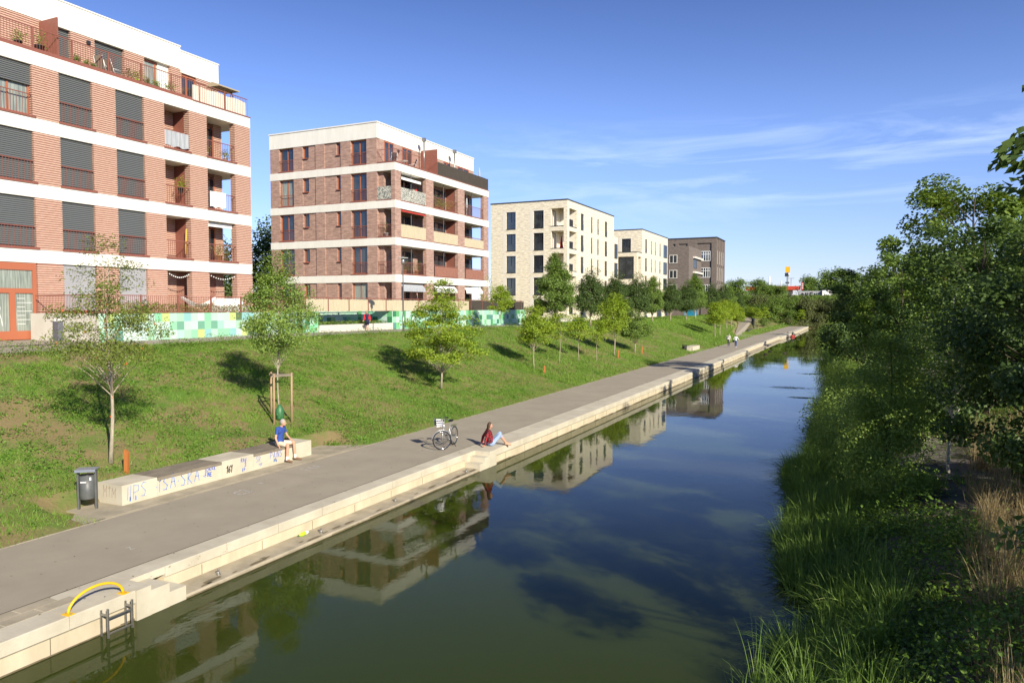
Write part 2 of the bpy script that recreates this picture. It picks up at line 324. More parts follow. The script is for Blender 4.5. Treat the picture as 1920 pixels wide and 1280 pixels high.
# ground of the grass bank: soil showing between grass
def groundmat(name, g1, g2, s1, s2, scale=.9, lo=.42, hi=.56):
    m = bpy.data.materials.new(name); m.use_nodes = True; t = m.node_tree; b = t.nodes['Principled BSDF']; b.inputs['Roughness'].default_value = .95; b.inputs['Specular IOR Level'].default_value = .15
    g = N(t, 'ShaderNodeNewGeometry'); n1 = N(t, 'ShaderNodeTexNoise', i_Scale=scale, i_Detail=8.0, i_Roughness=.65); n2 = N(t, 'ShaderNodeTexNoise', i_Scale=9.0, i_Detail=6.0, i_Roughness=.7)
    r1 = N(t, 'ShaderNodeValToRGB'); r1.color_ramp.elements[0].position = lo; r1.color_ramp.elements[1].position = hi
    r2 = N(t, 'ShaderNodeMixRGB'); r2.inputs['Color1'].default_value = (*g1, 1); r2.inputs['Color2'].default_value = (*g2, 1)
    r3 = N(t, 'ShaderNodeMixRGB'); r3.inputs['Color1'].default_value = (*s1, 1); r3.inputs['Color2'].default_value = (*s2, 1); mx = N(t, 'ShaderNodeMixRGB')
    bp = N(t, 'ShaderNodeBump', i_Strength=.7, i_Distance=.05)
    for q in ((g.outputs['Position'], n1.inputs['Vector']), (g.outputs['Position'], n2.inputs['Vector']), (n1.outputs['Fac'], r1.inputs[0]), (n2.outputs['Fac'], r2.inputs['Fac']), (n2.outputs['Fac'], r3.inputs['Fac']),
              (r1.outputs[0], mx.inputs['Fac']), (r2.outputs[0], mx.inputs['Color1']), (r3.outputs[0], mx.inputs['Color2']), (mx.outputs[0], b.inputs['Base Color']), (n2.outputs['Fac'], bp.inputs['Height']), (bp.outputs[0], b.inputs['Normal'])): t.links.new(*q)
    return m
MT['bank'] = groundmat('grassy_soil', (.078, .160, .024), (.140, .238, .038), (.20, .16, .07), (.29, .225, .11), scale=.55, lo=.38, hi=.54)
MT['litter'] = groundmat('leaf_litter_and_grit', (.05, .06, .025), (.09, .08, .045), (.17, .15, .12), (.26, .235, .20), scale=1.2)
MT['field'] = groundmat('rough_meadow', (.06, .09, .02), (.11, .14, .03), (.14, .12, .06), (.18, .15, .08), scale=.1)
grid('ground', [-1500, 0, 1500], [-1200, 0, 2500], lambda x, y: x*0-1.4, MT['field'])
ysb = np.concatenate([np.arange(-14, 70, .35), np.arange(70, 212, 1.5), [212, 214]])
grid('grass_bank', np.arange(-28.9, -16.0, .25)[::1], ysb, lambda x, y: np.where(x > -16.15, PZ-.02, slope_z(x, y)), MT['bank'])
grid('upper_lawn', [-400, -120, -62, -33.2, -28.85], [-200, -14, 10, 40, 80, 100, 150, 214], lambda x, y: prom_z(y)-.02, MT['bank'])
grid('right_bank', np.concatenate([np.arange(-3.6, 8, .3), [10, 14, 22, 60, 500]]), np.concatenate([np.arange(-12, 60, .5), np.arange(60, 216, 2.)]), bank_z, MT['litter'])
def hill_z(x, y): t = np.clip((y-204-4*np.sin(x*.05))/20., 0, 1); return -.4+8.2*(t*t*(3-2*t))+.6*(fbm(x*.2, y*.2, 8)-.5)*np.clip(t*5, 0, 1)
grid('far_embankment', np.concatenate([[-700, -200], np.arange(-70, 50, 3.), [120, 600]]), np.concatenate([np.arange(202, 236, 2.), [300, 500, 1200, 2400]]), hill_z, MT['field'])
# ------------------------------------------------------------------ water
wm = bpy.data.materials.new('canal_water'); wm.use_nodes = True; t = wm.node_tree; b = t.nodes['Principled BSDF']
b.inputs['Base Color'].default_value = (.036, .050, .008, 1); b.inputs['Roughness'].default_value = .012; b.inputs['IOR'].default_value = 1.33; b.inputs['Specular IOR Level'].default_value = .21; b.subsurface_method = 'BURLEY'; b.inputs['Subsurface Weight'].default_value = .9; b.inputs['Subsurface Radius'].default_value = (.5, .6, .3); b.inputs['Subsurface Scale'].default_value = 1.0
g = N(t, 'ShaderNodeNewGeometry'); m1 = N(t, 'ShaderNodeMapping'); m1.inputs['Scale'].default_value = (1.0, .55, 1); m1.inputs['Rotation'].default_value = (0, 0, R_(20))
n1 = N(t, 'ShaderNodeTexNoise', i_Scale=2.4, i_Detail=5.0, i_Roughness=.55); n2 = N(t, 'ShaderNodeTexNoise', i_Scale=.35, i_Detail=1.0)
mm = N(t, 'ShaderNodeMath', operation='MULTIPLY'); rr = N(t, 'ShaderNodeMapRange'); rr.inputs['From Min'].default_value = .4; rr.inputs['From Max'].default_value = .65; rr.inputs['To Min'].default_value = .25
bp = N(t, 'ShaderNodeBump', i_Strength=.065, i_Distance=.05)
for q in ((g.outputs['Position'], m1.inputs['Vector']), (m1.outputs[0], n1.inputs['Vector']), (g.outputs['Position'], n2.inputs['Vector']), (n2.outputs['Fac'], rr.inputs['Value']), (n1.outputs['Fac'], mm.inputs[0]), (rr.outputs[0], mm.inputs[1]), (mm.outputs[0], bp.inputs['Height']), (bp.outputs[0], b.inputs['Normal'])): t.links.new(*q)
m = M(); m.add([(-13.4, -60, 0), (0, -60, 0), (0, 214, 0), (-13.4, 214, 0)], [(0, 1, 2, 3)]); tag(m.build('water', wm), kind='structure')
# ------------------------------------------------------------------ footpath, promenade, quay
m = M(); m.box(-16.1, -12.66, -14, 206, -.3, PZ); tag(m.build('footpath', MT['asphalt']), kind='structure')
m = M(); m.box(-16.17, -16.103, -14, 205, -.3, PZ+.008); tag(m.build('path_edging', MT['concdirt']), kind='structure')
m = M()
for ya, yb in ((-14, 20), (20, 33), (33, 46), (46, 59), (59, 84)):
    m.add([(-33.8, ya, float(prom_z(ya))), (-28.7, ya, float(prom_z(ya))), (-28.7, yb, float(prom_z(yb))), (-33.8, yb, float(prom_z(yb)))], [(0, 1, 2, 3)])
m.add([(-39.2, 8, 3.875), (-33.8, 8, 3.875), (-33.8, 24.1, 3.875), (-39.2, 24.1, 3.875)], [(0, 1, 2, 3)])
tag(m.build('promenade', MT['promenade']), kind='structure')
m = M(); m.add([(-18.9, 128, .62), (-16.0, 118, PZ+.006), (-16.0, 148, PZ+.006), (-19.3, 146, .62)], [(0, 1, 2, 3)]); m.add([(-18.9, 128, .62), (-19.3, 146, .62), (-25.2, 205, 2.9), (-28.6, 205, 2.9)], [(0, 1, 2, 3)])
tag(m.build('ramp_path', MT['asphalt']), kind='structure')
# apron in front of the bench
m = M(); m.prism([(-17.95, .3), (-16.206, .3), (-16.206, PZ+.006), (-17.95, PZ+.006)], 11.6, 21.2); m.add([(-17.3, 11.6, PZ+.005), (-16.206, 10.6, PZ+.005), (-16.206, 11.6, PZ+.005)], [(0, 1, 2)])
m.add([(-17.3, 21.2, PZ+.005), (-16.206, 21.2, PZ+.005), (-16.206, 22.2, PZ+.005)], [(0, 1, 2)]); m.prism([(-17.9, .3), (-16.206, .3), (-16.206, PZ+.006), (-17.9, PZ+.006)], 82.5, 90)
tag(m.build('bench_apron', MT['concdirt']), kind='structure')

def quay_section(y0, y1, wide, label=None):
    q = M(); rng = random.Random(int(y0))
    if wide:    # block straight to the water
        q.prism([(-12.655, -.6), (-11.62, -.6), (-11.62, .30), (-11.655, .30), (-11.655, .305), (-12.655, .305)], y0, y1, 1)
        y = y0
        while y < y1-.01:
            ye = min(y+2.4, y1); q.prism([(-12.655, .306), (-11.59, .306), (-11.57, .33), (-11.57, PZ-.015), (-11.59, PZ), (-12.655, PZ)], y+.006, ye-.006, 0); y = ye
    else:       # coping, low wall and the ledge at water level
        q.prism([(-12.655, -.6), (-12.16, -.6), (-12.16, .33), (-12.655, .33)], y0, y1, 1)
        q.prism([(-12.159, -.6), (-11.58, -.6), (-11.58, .05), (-11.60, .075), (-12.159, .095)], y0, y1, 2)
        y = y0
        while y < y1-.01:
            ye = min(y+1.55, y1); q.prism([(-12.655, .331), (-12.145, .331), (-12.13, .345), (-12.13, PZ-.015), (-12.145, PZ), (-12.655, PZ)], y+.007, ye-.007, 0); y = ye
    for k in range(int((y1-y0)/1.7)):   # vertical joints of the lower wall
        yy = y0+.9+k*1.7; xx = -11.618 if wide else -12.158; q.box(xx-.01, xx+.003, yy, yy+.012, .10 if not wide else .02, .30, 3)
    yy = y0
    while yy < y1:                      # weed and water stains along the waterline
        l_ = rng.uniform(.3, 1.4); h_ = rng.uniform(.012, .05); xx = -11.617 if wide else -11.577
        q.box(xx-.01, xx+.003+rng.uniform(0, .002), yy, min(yy+l_, y1), -.05, h_, 3); yy += l_
    o = q.build('quay', [MT['conc'], MT['concwall'], MT['concdirt'], MT['stain']]); return tag(o, kind='structure')
quay_section(-14, 8.82, True); quay_section(9.9, 22.0, False); quay_section(23.25, 88.3, True); quay_section(89.0, 131.5, False); quay_section(131.5, 204, True)
m = M()
m.box(-12.655, -11.55, 8.82, 9.12, -.6, PZ-.002); m.box(-12.655, -11.56, 9.12, 9.52, -.6, .45); m.box(-12.655, -11.57, 9.52, 9.9, -.6, .27); m.box(-12.655, -12.14, 9.12, 9.9, .40, PZ)
m.box(-12.655, -11.55, 22.72, 23.25, -.6, PZ-.002); m.box(-12.655, -11.56, 22.36, 22.72, -.6, .40); m.box(-12.655, -11.57, 22.0, 22.36, -.6, .24); m.box(-12.655, -12.14, 22.0, 22.72, .24, PZ-.001)
m.box(-12.655, -11.5, 88.3, 89.0, -.6, PZ-.003)
tag(m.build('quay_steps', MT['conc']), kind='structure')
# paving flags on the near platform
m = M()
for i in range(8):
    for j in range(2): m.box(-12.65+j*.28, -12.38+j*.28, 3.0+i*.62+j*.2, 3.60+i*.62+j*.2, PZ-.05, PZ+.004+.001*((i+j) % 3))
tag(m.build('paving', MT['concdirt']), kind='structure')
# chalk and stroke lettering
GL = {'I': [[(0, 0), (0, 1)]], '1': [[(-.15, .75), (.1, 1), (.1, 0)]], 'P': [[(0, 0), (0, 1), (.5, .9), (.5, .55), (0, .45)]], 'B': [[(0, 0), (0, 1), (.45, .85), (.4, .6), (0, .52), (.5, .35), (.45, .05), (0, 0)]],
 'S': [[(.5, .9), (.2, 1), (0, .75), (.45, .35), (.35, .02), (0, .05)]], 'A': [[(0, 0), (.28, 1), (.55, 0)], [(.1, .4), (.45, .4)]], 'K': [[(0, 0), (0, 1)], [(.5, 1), (0, .5), (.5, 0)]], 'C': [[(.5, .9), (.15, .95), (0, .5), (.15, .05), (.5, .1)]],
 'H': [[(0, 0), (0, 1)], [(.45, 0), (.45, 1)], [(0, .5), (.45, .5)]], 'F': [[(0, 0), (0, 1), (.45, 1)], [(0, .5), (.35, .5)]], 'N': [[(0, 0), (0, 1), (.45, 0), (.45, 1)]], 'E': [[(.45, 0), (0, 0), (0, 1), (.45, 1)], [(0, .5), (.35, .5)]],
 'M': [[(0, 0), (0, 1), (.3, .4), (.6, 1), (.6, 0)]], 'L': [[(0, 1), (0, 0), (.4, 0)]], 'R': [[(0, 0), (0, 1), (.45, .85), (.4, .55), (0, .5), (.5, 0)]], 'V': [[(0, 1), (.25, 0), (.5, 1)]], 'Z': [[(0, 1), (.5, 1), (0, 0), (.5, 0)]], 'D': [[(0, 0), (0, 1), (.5, .7), (.5, .3), (0, 0)]],
 '6': [[(.4, 1), (.05, .6), (0, .2), (.25, 0), (.45, .2), (.3, .45), (.03, .35)]], '4': [[(.35, 0), (.35, 1), (0, .35), (.5, .35)]], 'i': [[(0, 0), (0, .6)], [(-.1, .85), (.0, .95), (.1, .85), (0, .75), (-.1, .85)]], '.': [[(0, .4), (.05, .45)]], 'T': [[(.25, 0), (.25, 1)], [(0, .8), (.5, .85)]],
 'U': [[(0, 1), (0, .1), (.4, .1), (.4, 1)]], 'O': [[(.25, 1), (0, .6), (.05, .15), (.3, 0), (.5, .4), (.45, .85), (.25, 1)]], '3': [[(0, .9), (.35, 1), (.45, .75), (.15, .55), (.5, .3), (.35, 0), (0, .05)]], '+': [[(.25, 0), (.25, 1)], [(0, .5), (.55, .6)]], ' ': []}
def write(m_, txt, f, x0, y0, h, wd=.014, mi=0, gap=.25, slant=.1, jit=.03, seed=1):
    """f maps (u, v) on the surface to 3D plus the surface normal"""
    rr_ = random.Random(seed); x = x0
    for ch in txt:
        hh = h*(1+rr_.uniform(-.12, .12)); bb = y0+rr_.uniform(-jit, jit)
        for st in GL.get(ch, []):
            pts = [(x+(px+slant*py)*h*.8, bb+py*hh) for px, py in st]
            for (ax, ay), (bx, by) in zip(pts, pts[1:]):
                dx, dy = bx-ax, by-ay; l_ = math.hypot(dx, dy) or 1; nx_, ny_ = -dy/l_*wd/2, dx/l_*wd/2; ex, ey = dx/l_*wd*.4, dy/l_*wd*.4
                m_.add([f(ax-ex+nx_, ay-ey+ny_), f(ax-ex-nx_, ay-ey-ny_), f(bx+ex-nx_, by+ey-ny_), f(bx+ex+nx_, by+ey+ny_)], [(0, 1, 2, 3)], mi)
        wch = max([px for st in GL.get(ch, []) for px, _ in st] or [.3]); x += (wch+gap)*h*.8
    return x
m = M(); fl = lambda u, v: (-14.9-v*1.0, 14.6+u*1.0, PZ+.004)
write(m, 'C3', fl, 0, 0, .45, .045, seed=3); write(m, 'F4A', lambda u, v: (-15.2-v, 17.7+u, PZ+.004), 0, 0, .42, .03, seed=5); write(m, 'V', lambda u, v: (-15.3-v, 15.8+u, PZ+.004), 0, 0, .2, .03)
write(m, 'Z', lambda u, v: (-13.6-v, 10.3+u, PZ+.004), 0, 0, .2, .02); write(m, 'L', lambda u, v: (-13.4-v, 22.0-u, PZ+.004), 0, 0, .3, .05)
tag(m.build('chalk_marking', MT['chalk']), kind='structure')

# ================================================================== buildings
def FB(m_, pl, c, a0, a1, d0, d1, z0, z1, mi=0):
    """box on a facade: pl 'x' faces +x, pl 'y' faces -y; d is the distance outward from the plane c"""
    if pl == 'x': m_.box(c+d0, c+d1, a0, a1, z0, z1, mi)
    else: m_.box(a0, a1, c-d1, c-d0, z0, z1, mi)
def window(par, pl, c, a0, a1, z0, z1, fr, glass=None, mull=1, set_=-.22, fw=.09, transom=None, sill=None, label=None):
    m_ = M(); d0, d1 = set_-.05, set_+.05
    FB(m_, pl, c, a0, a0+fw, d0, d1, z0, z1); FB(m_, pl, c, a1-fw, a1, d0, d1, z0, z1); FB(m_, pl, c, a0+fw, a1-fw, d0, d1, z1-fw, z1); FB(m_, pl, c, a0+fw, a1-fw, d0, d1, z0, z0+fw)
    for k in range(1, mull+1):
        a = a0+(a1-a0)*k/(mull+1); FB(m_, pl, c, a-fw*.55, a+fw*.55, d0, d1-.01, z0+fw, z1-fw)
    if transom: FB(m_, pl, c, a0+fw, a1-fw, d0, d1-.015, transom-fw*.5, transom+fw*.5)
    w_ = m_.build('window', fr, par)
    if label: w_['label'] = label
    g_ = M(); FB(g_, pl, c, a0+fw*.5, a1-fw*.5, set_-.03, set_+.0, z0+fw*.5, z1-fw*.5); g_.build('pane', glass or MT['glass'], w_)
    if sill: s_ = M(); FB(s_, pl, c, a0-.02, a1+.02, set_+.05, .05, z0-.07, z0-.005); s_.build('sill', sill, w_)
    return w_
def blind(par, pl, c, a0, a1, z0, z1, mt=None, set_=-.12, pitch=.105, smooth=False, label=None):
    m_ = M()
    if smooth: FB(m_, pl, c, a0, a1, set_-.02, set_, z0, z1)
    else:
        z = z1; 
        FB(m_, pl, c, a0, a1, set_-.03, set_-.025, z0, z1, 1)
        while z > z0+.05:
            if pl == 'x': m_.add([(c+set_, a0, z-.085), (c+set_, a1, z-.085), (c+set_-.03, a1, z), (c+set_-.03, a0, z)], [(0, 1, 2, 3)])
            else: m_.add([(a0, c-set_, z-.085), (a1, c-set_, z-.085), (a1, c-set_+.03, z), (a0, c-set_+.03, z)], [(0, 1, 2, 3)])
            z -= pitch
    o = m_.build('blind', [mt or MT['slat'], MT['cap']], par)
    if label: o['label'] = label
    return o
def railing(par, pl, c, a0, a1, z0, h, d=.0, mt=None, pitch=.15, name='railing', post=None, r=.008):
    m_ = M(); FB(m_, pl, c, a0, a1, d-.022, d+.022, z0+h-.045, z0+h); FB(m_, pl, c, a0, a1, d-.015, d+.015, z0+.03, z0+.07)
    n = max(2, int((a1-a0)/pitch))
    for k in range(n+1):
        a = a0+.015+(a1-a0-.03)*k/n; FB(m_, pl, c, a-r, a+r, d-r, d+r, z0+.07, z0+h-.045)
    if post:
        k = a0
        while k <= a1+.01: FB(m_, pl, c, k-.03, k+.03, d-.035, d+.035, z0, z0+h+.02); k += post
    return m_.build(name, mt or MT['redmetal'], par)
def ribs(m_, pl, c, a0, a1, z0, z1, rm=0, jm=1, depth=.45, pitch=.118, h=.07, out=.034, face=0):
    """pillar or wall piece with projecting brick courses"""
    FB(m_, pl, c, a0, a1, -depth, 0, z0, z1, jm); z = z0+.025
    while z+h < z1: FB(m_, pl, c, a0-out, a1+out, -depth+.01, out, z, z+h, rm); z += pitch
BANDS = [8.6, 12.03, 15.46, 18.9]; BT = .70; G0 = 5.15
def screen(par, pl, c, a0, a1, z0, h, mt, d=-.03, wave=.0, label=None, n=24):
    m_ = M(); n = max(4, int((a1-a0)/.09)); rg = random.Random(int(a0*10+z0))
    for k in range(n): 
        u0, u1 = a0+(a1-a0)*k/n, a0+(a1-a0)*(k+1)/n; FB(m_, pl, c, u0, u1-.004, d-.012-.012*(k % 2), d+.012*(k % 2), z0+rg.uniform(0, .02), z0+h+rg.uniform(-.02, .02)+wave*math.sin(k*.35))
    o = m_.build('privacy_screen', mt, par)
    if label: o['label'] = label
    return o
# ---- near red-brick block
XF = -39.23
b1 = thing('apartment_building', (-46, 25, 3.85), 'nearest block of striped red brick with white bands and closed grey slatted blinds', 'apartment building')
m = M()
m.box(-53.7, XF-1.55, 8, 38.55, 3.85, 18.2, 1); m.box(XF-1.55, XF-.36, 8, 32.4, 3.85, 18.2, 1)       # core and the rooms behind the window bays
m.box(-53.7, -41.55, 8, 36.1, 18.9, 21.3, 1)
pil = [(24.62, 25.99), (27.97, 29.34), (31.28, 32.65), (34.58, 35.95), (38.42, 39.8)]
lev = [(G0-.05, 7.9)]+[(BANDS[i], BANDS[i+1]-BT) for i in range(3)]
for z0, z1 in lev:
    for i, (a0, a1) in enumerate(pil): ribs(m, 'x', XF-.03, a0, a1, z0, z1, 0, 1)
ribs(m, 'x', XF-.03, 24.62, 25.99, 3.85, 5.1, 0, 1); ribs(m, 'x', XF-.03, 18, 21.3, 3.85, 7.9, 0, 1)
for z0, z1 in lev[1:]: ribs(m, 'x', XF-.03, 18, 21.2, z0, z1, 0, 1)
for z0, z1 in lev:      # loggia back pillar, return wall
    ribs(m, 'x', XF-1.5, 33.9, 34.55, z0, z1, 0, 1, depth=.3); ribs(m, 'x', XF-1.5, 36.0, 36.9, z0, z1, 0, 1, depth=.3); ribs(m, 'x', XF-1.5, 37.9, 38.58, z0, z1, 0, 1, depth=.3)
m.box(-53.7, XF-1.6, 38.55, 38.6, 3.85, 18.2, 1)
at_p = [(23.0, 26.28), (28.0, 29.4), (31.4, 32.72), (34.75, 35.5)]
XA = -41.0
for a0, a1 in at_p: ribs(m, 'x', XA-.03, a0, a1, 18.93, 21.28, 0, 1, depth=.5)
ribs(m, 'x', -41.58, 37.3, 39.1, 18.93, 21.28, 0, 1, depth=.5)
m.build('wall', [MT['rib'], MT['joint']], b1)
m = M()
for zt in BANDS: m.box(-53.8, XF, 7, 39.83, zt-BT, zt)
m.box(-53.8, XF-2, 24.1, 39.8, 5.0, 5.2)
m.build('floor_band', MT['plaster'], b1)
m = M(); m.box(-53.8, -40.98, 7, 35.5, 21.3, 22.75); m.box(-53.8, -41.5, 35.5, 39.2, 21.3, 22.7); m.box(-53.8, XF-2, 33.9, 35.5, 18.9, 21.3)
m.build('parapet', MT['plaster'], b1)
m = M(); m.box(-53.9, -40.94, 7, 35.54, 22.755, 22.84); m.box(-53.9, -41.46, 35.54, 39.25, 22.705, 22.79); m.build('roof_edge', MT['plaster'], b1)
wins = [(21.3, 24.6), (26.0, 27.96), (29.36, 31.27)]
for li, (z0, z1) in enumerate(lev[1:]):
    for wi, (a0, a1) in enumerate(wins):
        top3 = (li == 2 and wi == 0)
        window(b1, 'x', XF, a0+.02, a1-.02, z0+.12, z1-.02, MT['redframe'], MT['glasspale'] if top3 else MT['glass'], mull=2 if wi == 0 else 1, set_=-.3)
        blind(b1, 'x', XF, a0+.03, a1-.03, (z1-1.05) if top3 else z0+.16, z1-.03, label='grey slatted blind pulled half down' if top3 else None)
        railing(b1, 'x', XF, a0+.02, a1-.02, z0+.06, 1.15, d=-.04)
        s_ = M(); FB(s_, 'x', XF, a0-.02, a1+.14, -.2, .05, z0+.002, z0+.10); s_.build('sill', MT['redmetal'], b1)
z0, z1 = lev[0]
for a0, a1 in wins[1:]:
    window(b1, 'x', XF, a0+.02, a1-.02, z0+.3, z1-.02, MT['redframe'], set_=-.3); blind(b1, 'x', XF, a0+.04, a1-.04, z0+.3, z1-.02, MT['shutter'], smooth=True, label='plain grey screen covering the ground floor window')
# big red door
m = M(); a0, a1 = 21.0, 24.55; D0, D1 = -.14, -.04
FB(m, 'x', XF, a0, a0+.2, D0, D1, 3.9, 7.88); FB(m, 'x', XF, a1-.2, a1, D0, D1, 3.9, 7.88); FB(m, 'x', XF, a0+.2, a1-.2, D0, D1, 7.5, 7.88); FB(m, 'x', XF, a0+.2, a1-.2, D0, D1, 6.3, 6.55); FB(m, 'x', XF, a0+.2, a1-.2, D0, D1, 3.9, 4.35); FB(m, 'x', XF, 23.15, 23.45, D0, D1, 4.35, 6.3); FB(m, 'x', XF, 21.9, 22.1, D0, D1, 4.35, 6.3)
dr = m.build('door', MT['redframe'], b1); m = M(); FB(m, 'x', XF, a0+.1, a1-.1, -.13, -.10, 4.2, 7.6); m.build('pane', MT['glasspale'], dr)
for k in range(7): m = M(); zz = 4.7+k*.22; FB(m, 'x', XF, 23.55, 23.55+(.75 if k % 2 else .4), -.099, -.095, zz, zz+.022); m.build('shelf_line', MT['white'], dr)
fl = lambda u, v: (XF-.096, 22.2+u, 4.6+v)
for k, st in enumerate([[(.35, 1.35), (.2, 1.25), (.1, 1.0), (.25, .85), (.2, .5), (.1, .05)], [(.35, 1.35), (.55, 1.3), (.65, 1.0), (.55, .8), (.7, .4), (.75, .05)], [(.3, 1.3), (.35, 1.5), (.5, 1.5), (.5, 1.3)], [(.3, 1.1), (.45, 1.15), (.5, .9), (.3, .8)]]):
    GL['#'] = [st]; m = M(); write(m, '#', fl, 0, 0, 1.0, .03, slant=0, jit=0, seed=1); m.build('drawn_line', MT['white'], dr)
# loggias
def loggia(par, a0, a1, z0, z1, xf, zo, kind, back=1.5):
    xb = xf-back
    window(par, 'x', xb, (a0+.02 if a0 < 35 else 36.95), (33.85 if a0 < 35 else 37.85), z0+.05, z1-.3, MT['redframe'], mull=0, set_=.05)
    railing(par, 'x', xf, a0+.02, a1-.02, z0+.06, 1.15, d=-.06)
    s_ = M(); FB(s_, 'x', xf, a0-.02, a1+.12, -.25, .05, z0+.002, z0+.10); s_.build('sill', MT['redmetal'], par)
for li, (z0, z1) in enumerate(lev):
    for k, (a0, a1) in enumerate(((32.65, 34.58), (35.95, 38.42))):
        if li: loggia(b1, a0, a1, z0, z1, XF, 0, 0)
        elif k == 0: window(b1, 'x', XF-1.5, a0+.05, 33.85, z0+.05, z1-.3, MT['dark'], set_=.05)
    if li:
        m = M(); m.box(XF-1.5, XF-.5, 34.60, 34.66, z0, z1); m.build('partition', MT['redmetal'], b1)
        railing(b1, 'y', 39.75, XF-1.5, XF-.5, z0+.06, 1.15)
# attic windows of the near block
for a0, a1, kind in ((26.35, 27.98, 'b'), (29.45, 31.35, 'b'), (32.8, 34.7, 'w')):
    window(b1, 'x', XA, a0, a1, 18.95, 21.25, MT['redframe'], MT['glasspale'] if kind == 'w' else MT['glass'], set_=-.3)
    if kind == 'b': blind(b1, 'x', XA, a0, a1, 18.95, 21.25, set_=-.18)
blind(b1, 'x', XA, 20.5, 22.9, 18.95, 21.25); window(b1, 'x', -41.55, 35.7, 37.25, 18.95, 21.2, MT['redframe'], set_=-.1)
m = M(); m.box(XA+.02, XF-.25, 26.17, 26.25, 18.93, 21.2); m.build('partition', MT['redmetal'], b1)
m = M(); m.box(XF-.13, XF-.06, 8, 34.9, 18.905, 19.12); m.box(XF-.14, XF+.04, 34.9, 39.86, 18.905, 18.97); m.build('terrace_kerb', MT['redmetal'], b1)
railing(b1, 'x', XF-.1, 14, 39.7, 18.95, 1.25, pitch=.15, post=2.15)
screen(b1, 'x', XF-.1, 35.0, 39.6, 18.98, .98, MT['reedmat'], wave=.04, label='cream reed matting behind the terrace railing')
for y in (29.0, 38.6):
    m = M(); m.obox((XA+.08, y, 20.95), (.07, .09, .11)); m.build('wall_lamp', MT['dark'], b1)
for z, y in ((16, 37.6), (12.6, 37.6)):
    m = M(); m.obox((XF-1.45, y, z+1.8), (.06, .08, .1)); m.build('wall_lamp', MT['dark'], b1)
m = M(); m.box(XF-1.45, XF-.5, 36.1, 38.3, 11.27, 11.31); m.obox((XF-.35, 37.2, 11.12), (.04, 1.1, .13)); o = m.build('awning', MT['whitecloth'], b1)

# ---- second block
X2, Y2 = -38.91, 57.33
b2 = thing('apartment_building', (-46, 66, 3.7), 'second block of mauve brown brick with white bands and corner loggias', 'apartment building')
m = M(); Y2e = 76.3
m.box(-53.65, X2-1.5, Y2+.36, 74.95, 3.6, 18.2); m.box(-53.65, -40.93, Y2+.36, Y2e, 18.9, 21.3)
lev2 = [(3.6, 7.9)]+lev[1:]+[(18.9, 21.3)]
segs = [(-53.86, -52.72), (-50.87, -49.75), (-48.12, -47.04), (-45.09, -43.92), (-42.07, -40.93)]
for z0, z1 in lev2:
    for a0, a1 in segs: m.box(a0, a1, Y2, Y2+.36, z0, z1)
    m.box(-49.75, -48.12, Y2+.09, Y2+.36, z0, (z0+z1)/2-.02 if z1 > 9 else 6.3); m.box(-47.04, -45.09, Y2+.09, Y2+.36, z0, (z0+z1)/2-.02 if z1 > 9 else 6.3)
    zz = (z0+z1)/2-.02 if z1 > 9 else 6.3
    m.box(-49.02, -48.12, Y2+.09, Y2+.36, zz, z1); m.box(-47.04, -45.66, Y2+.09, Y2+.36, zz, z1)
pil2 = [(62.75, 64.15), (69.15, 70.6), (75.1, 76.3)]
for z0, z1 in lev2[:-1]:
    m.box(X2-.42, X2, Y2, 58.3, z0, z1)
    for a0, a1 in pil2: m.box(X2-.4, X2, a0, a1, z0, z1)
at2 = [(Y2+.36, 58.5), (60.1, 61.5), (63.3, 69.5), (70.9, 72.6), (75.2, 76.3)]
for a0, a1 in at2: m.box(-40.93, -40.89, a0, a1, 18.9, 21.3)
m.box(-53.86, -53.65, Y2+.36, Y2e, 3.6, 21.3)
m.build('wall', MT['brick'], b2)
m = M()
for zt in BANDS: m.box(-53.9, X2+.03, Y2-.03, Y2e+.03, zt-BT, zt)
m.build('floor_band', MT['plaster'], b2)
m = M(); m.box(-53.92, -40.86, Y2-.035, Y2e+.02, 21.3, 22.70); m.build('parapet', MT['plaster'], b2)
m = M(); m.box(-53.98, -40.80, Y2-.09, Y2e+.08, 22.72, 22.83); m.build('roof_edge', MT['plaster'], b2)
for li, (z0, z1) in enumerate(lev2):
    zb = z0 if li else 5.0
    for a0, a1 in ((-52.72, -50.87), (-43.92, -42.07)):
        window(b2, 'y', Y2, a0+.02, a1-.02, zb+.12, z1-.02, MT['redframe'], MT['glasspale'] if (li*3+int(a0)) % 5 == 2 else MT['glass'], set_=-.3)
        if li: railing(b2, 'y', Y2, a0+.02, a1-.02, z0+.06, 1.15, d=-.05)
        s_ = M(); FB(s_, 'y', Y2, a0-.1, a1+.02, -.2, .05, zb+.002, zb+.10); s_.build('sill', MT['redmetal'], b2)
    zz = (z0+z1)/2 if li else 6.32
    for a0, a1 in ((-49.72, -49.05), (-45.63, -45.11)): window(b2, 'y', Y2, a0, a1, zz, z1-.02, MT['redframe'], mull=0, set_=-.28, fw=.08, sill=MT['redmetal'])
    for a0, a1 in ((-49.75, -48.12), (-47.04, -45.09)):
        s_ = M(); FB(s_, 'y', Y2, a0-.08, a1+.02, -.2, .03, z0+.002, z0+.06); s_.build('ledge', MT['redmetal'], b2)
lg = [(58.3, 62.75), (64.15, 69.15), (70.6, 75.1)]
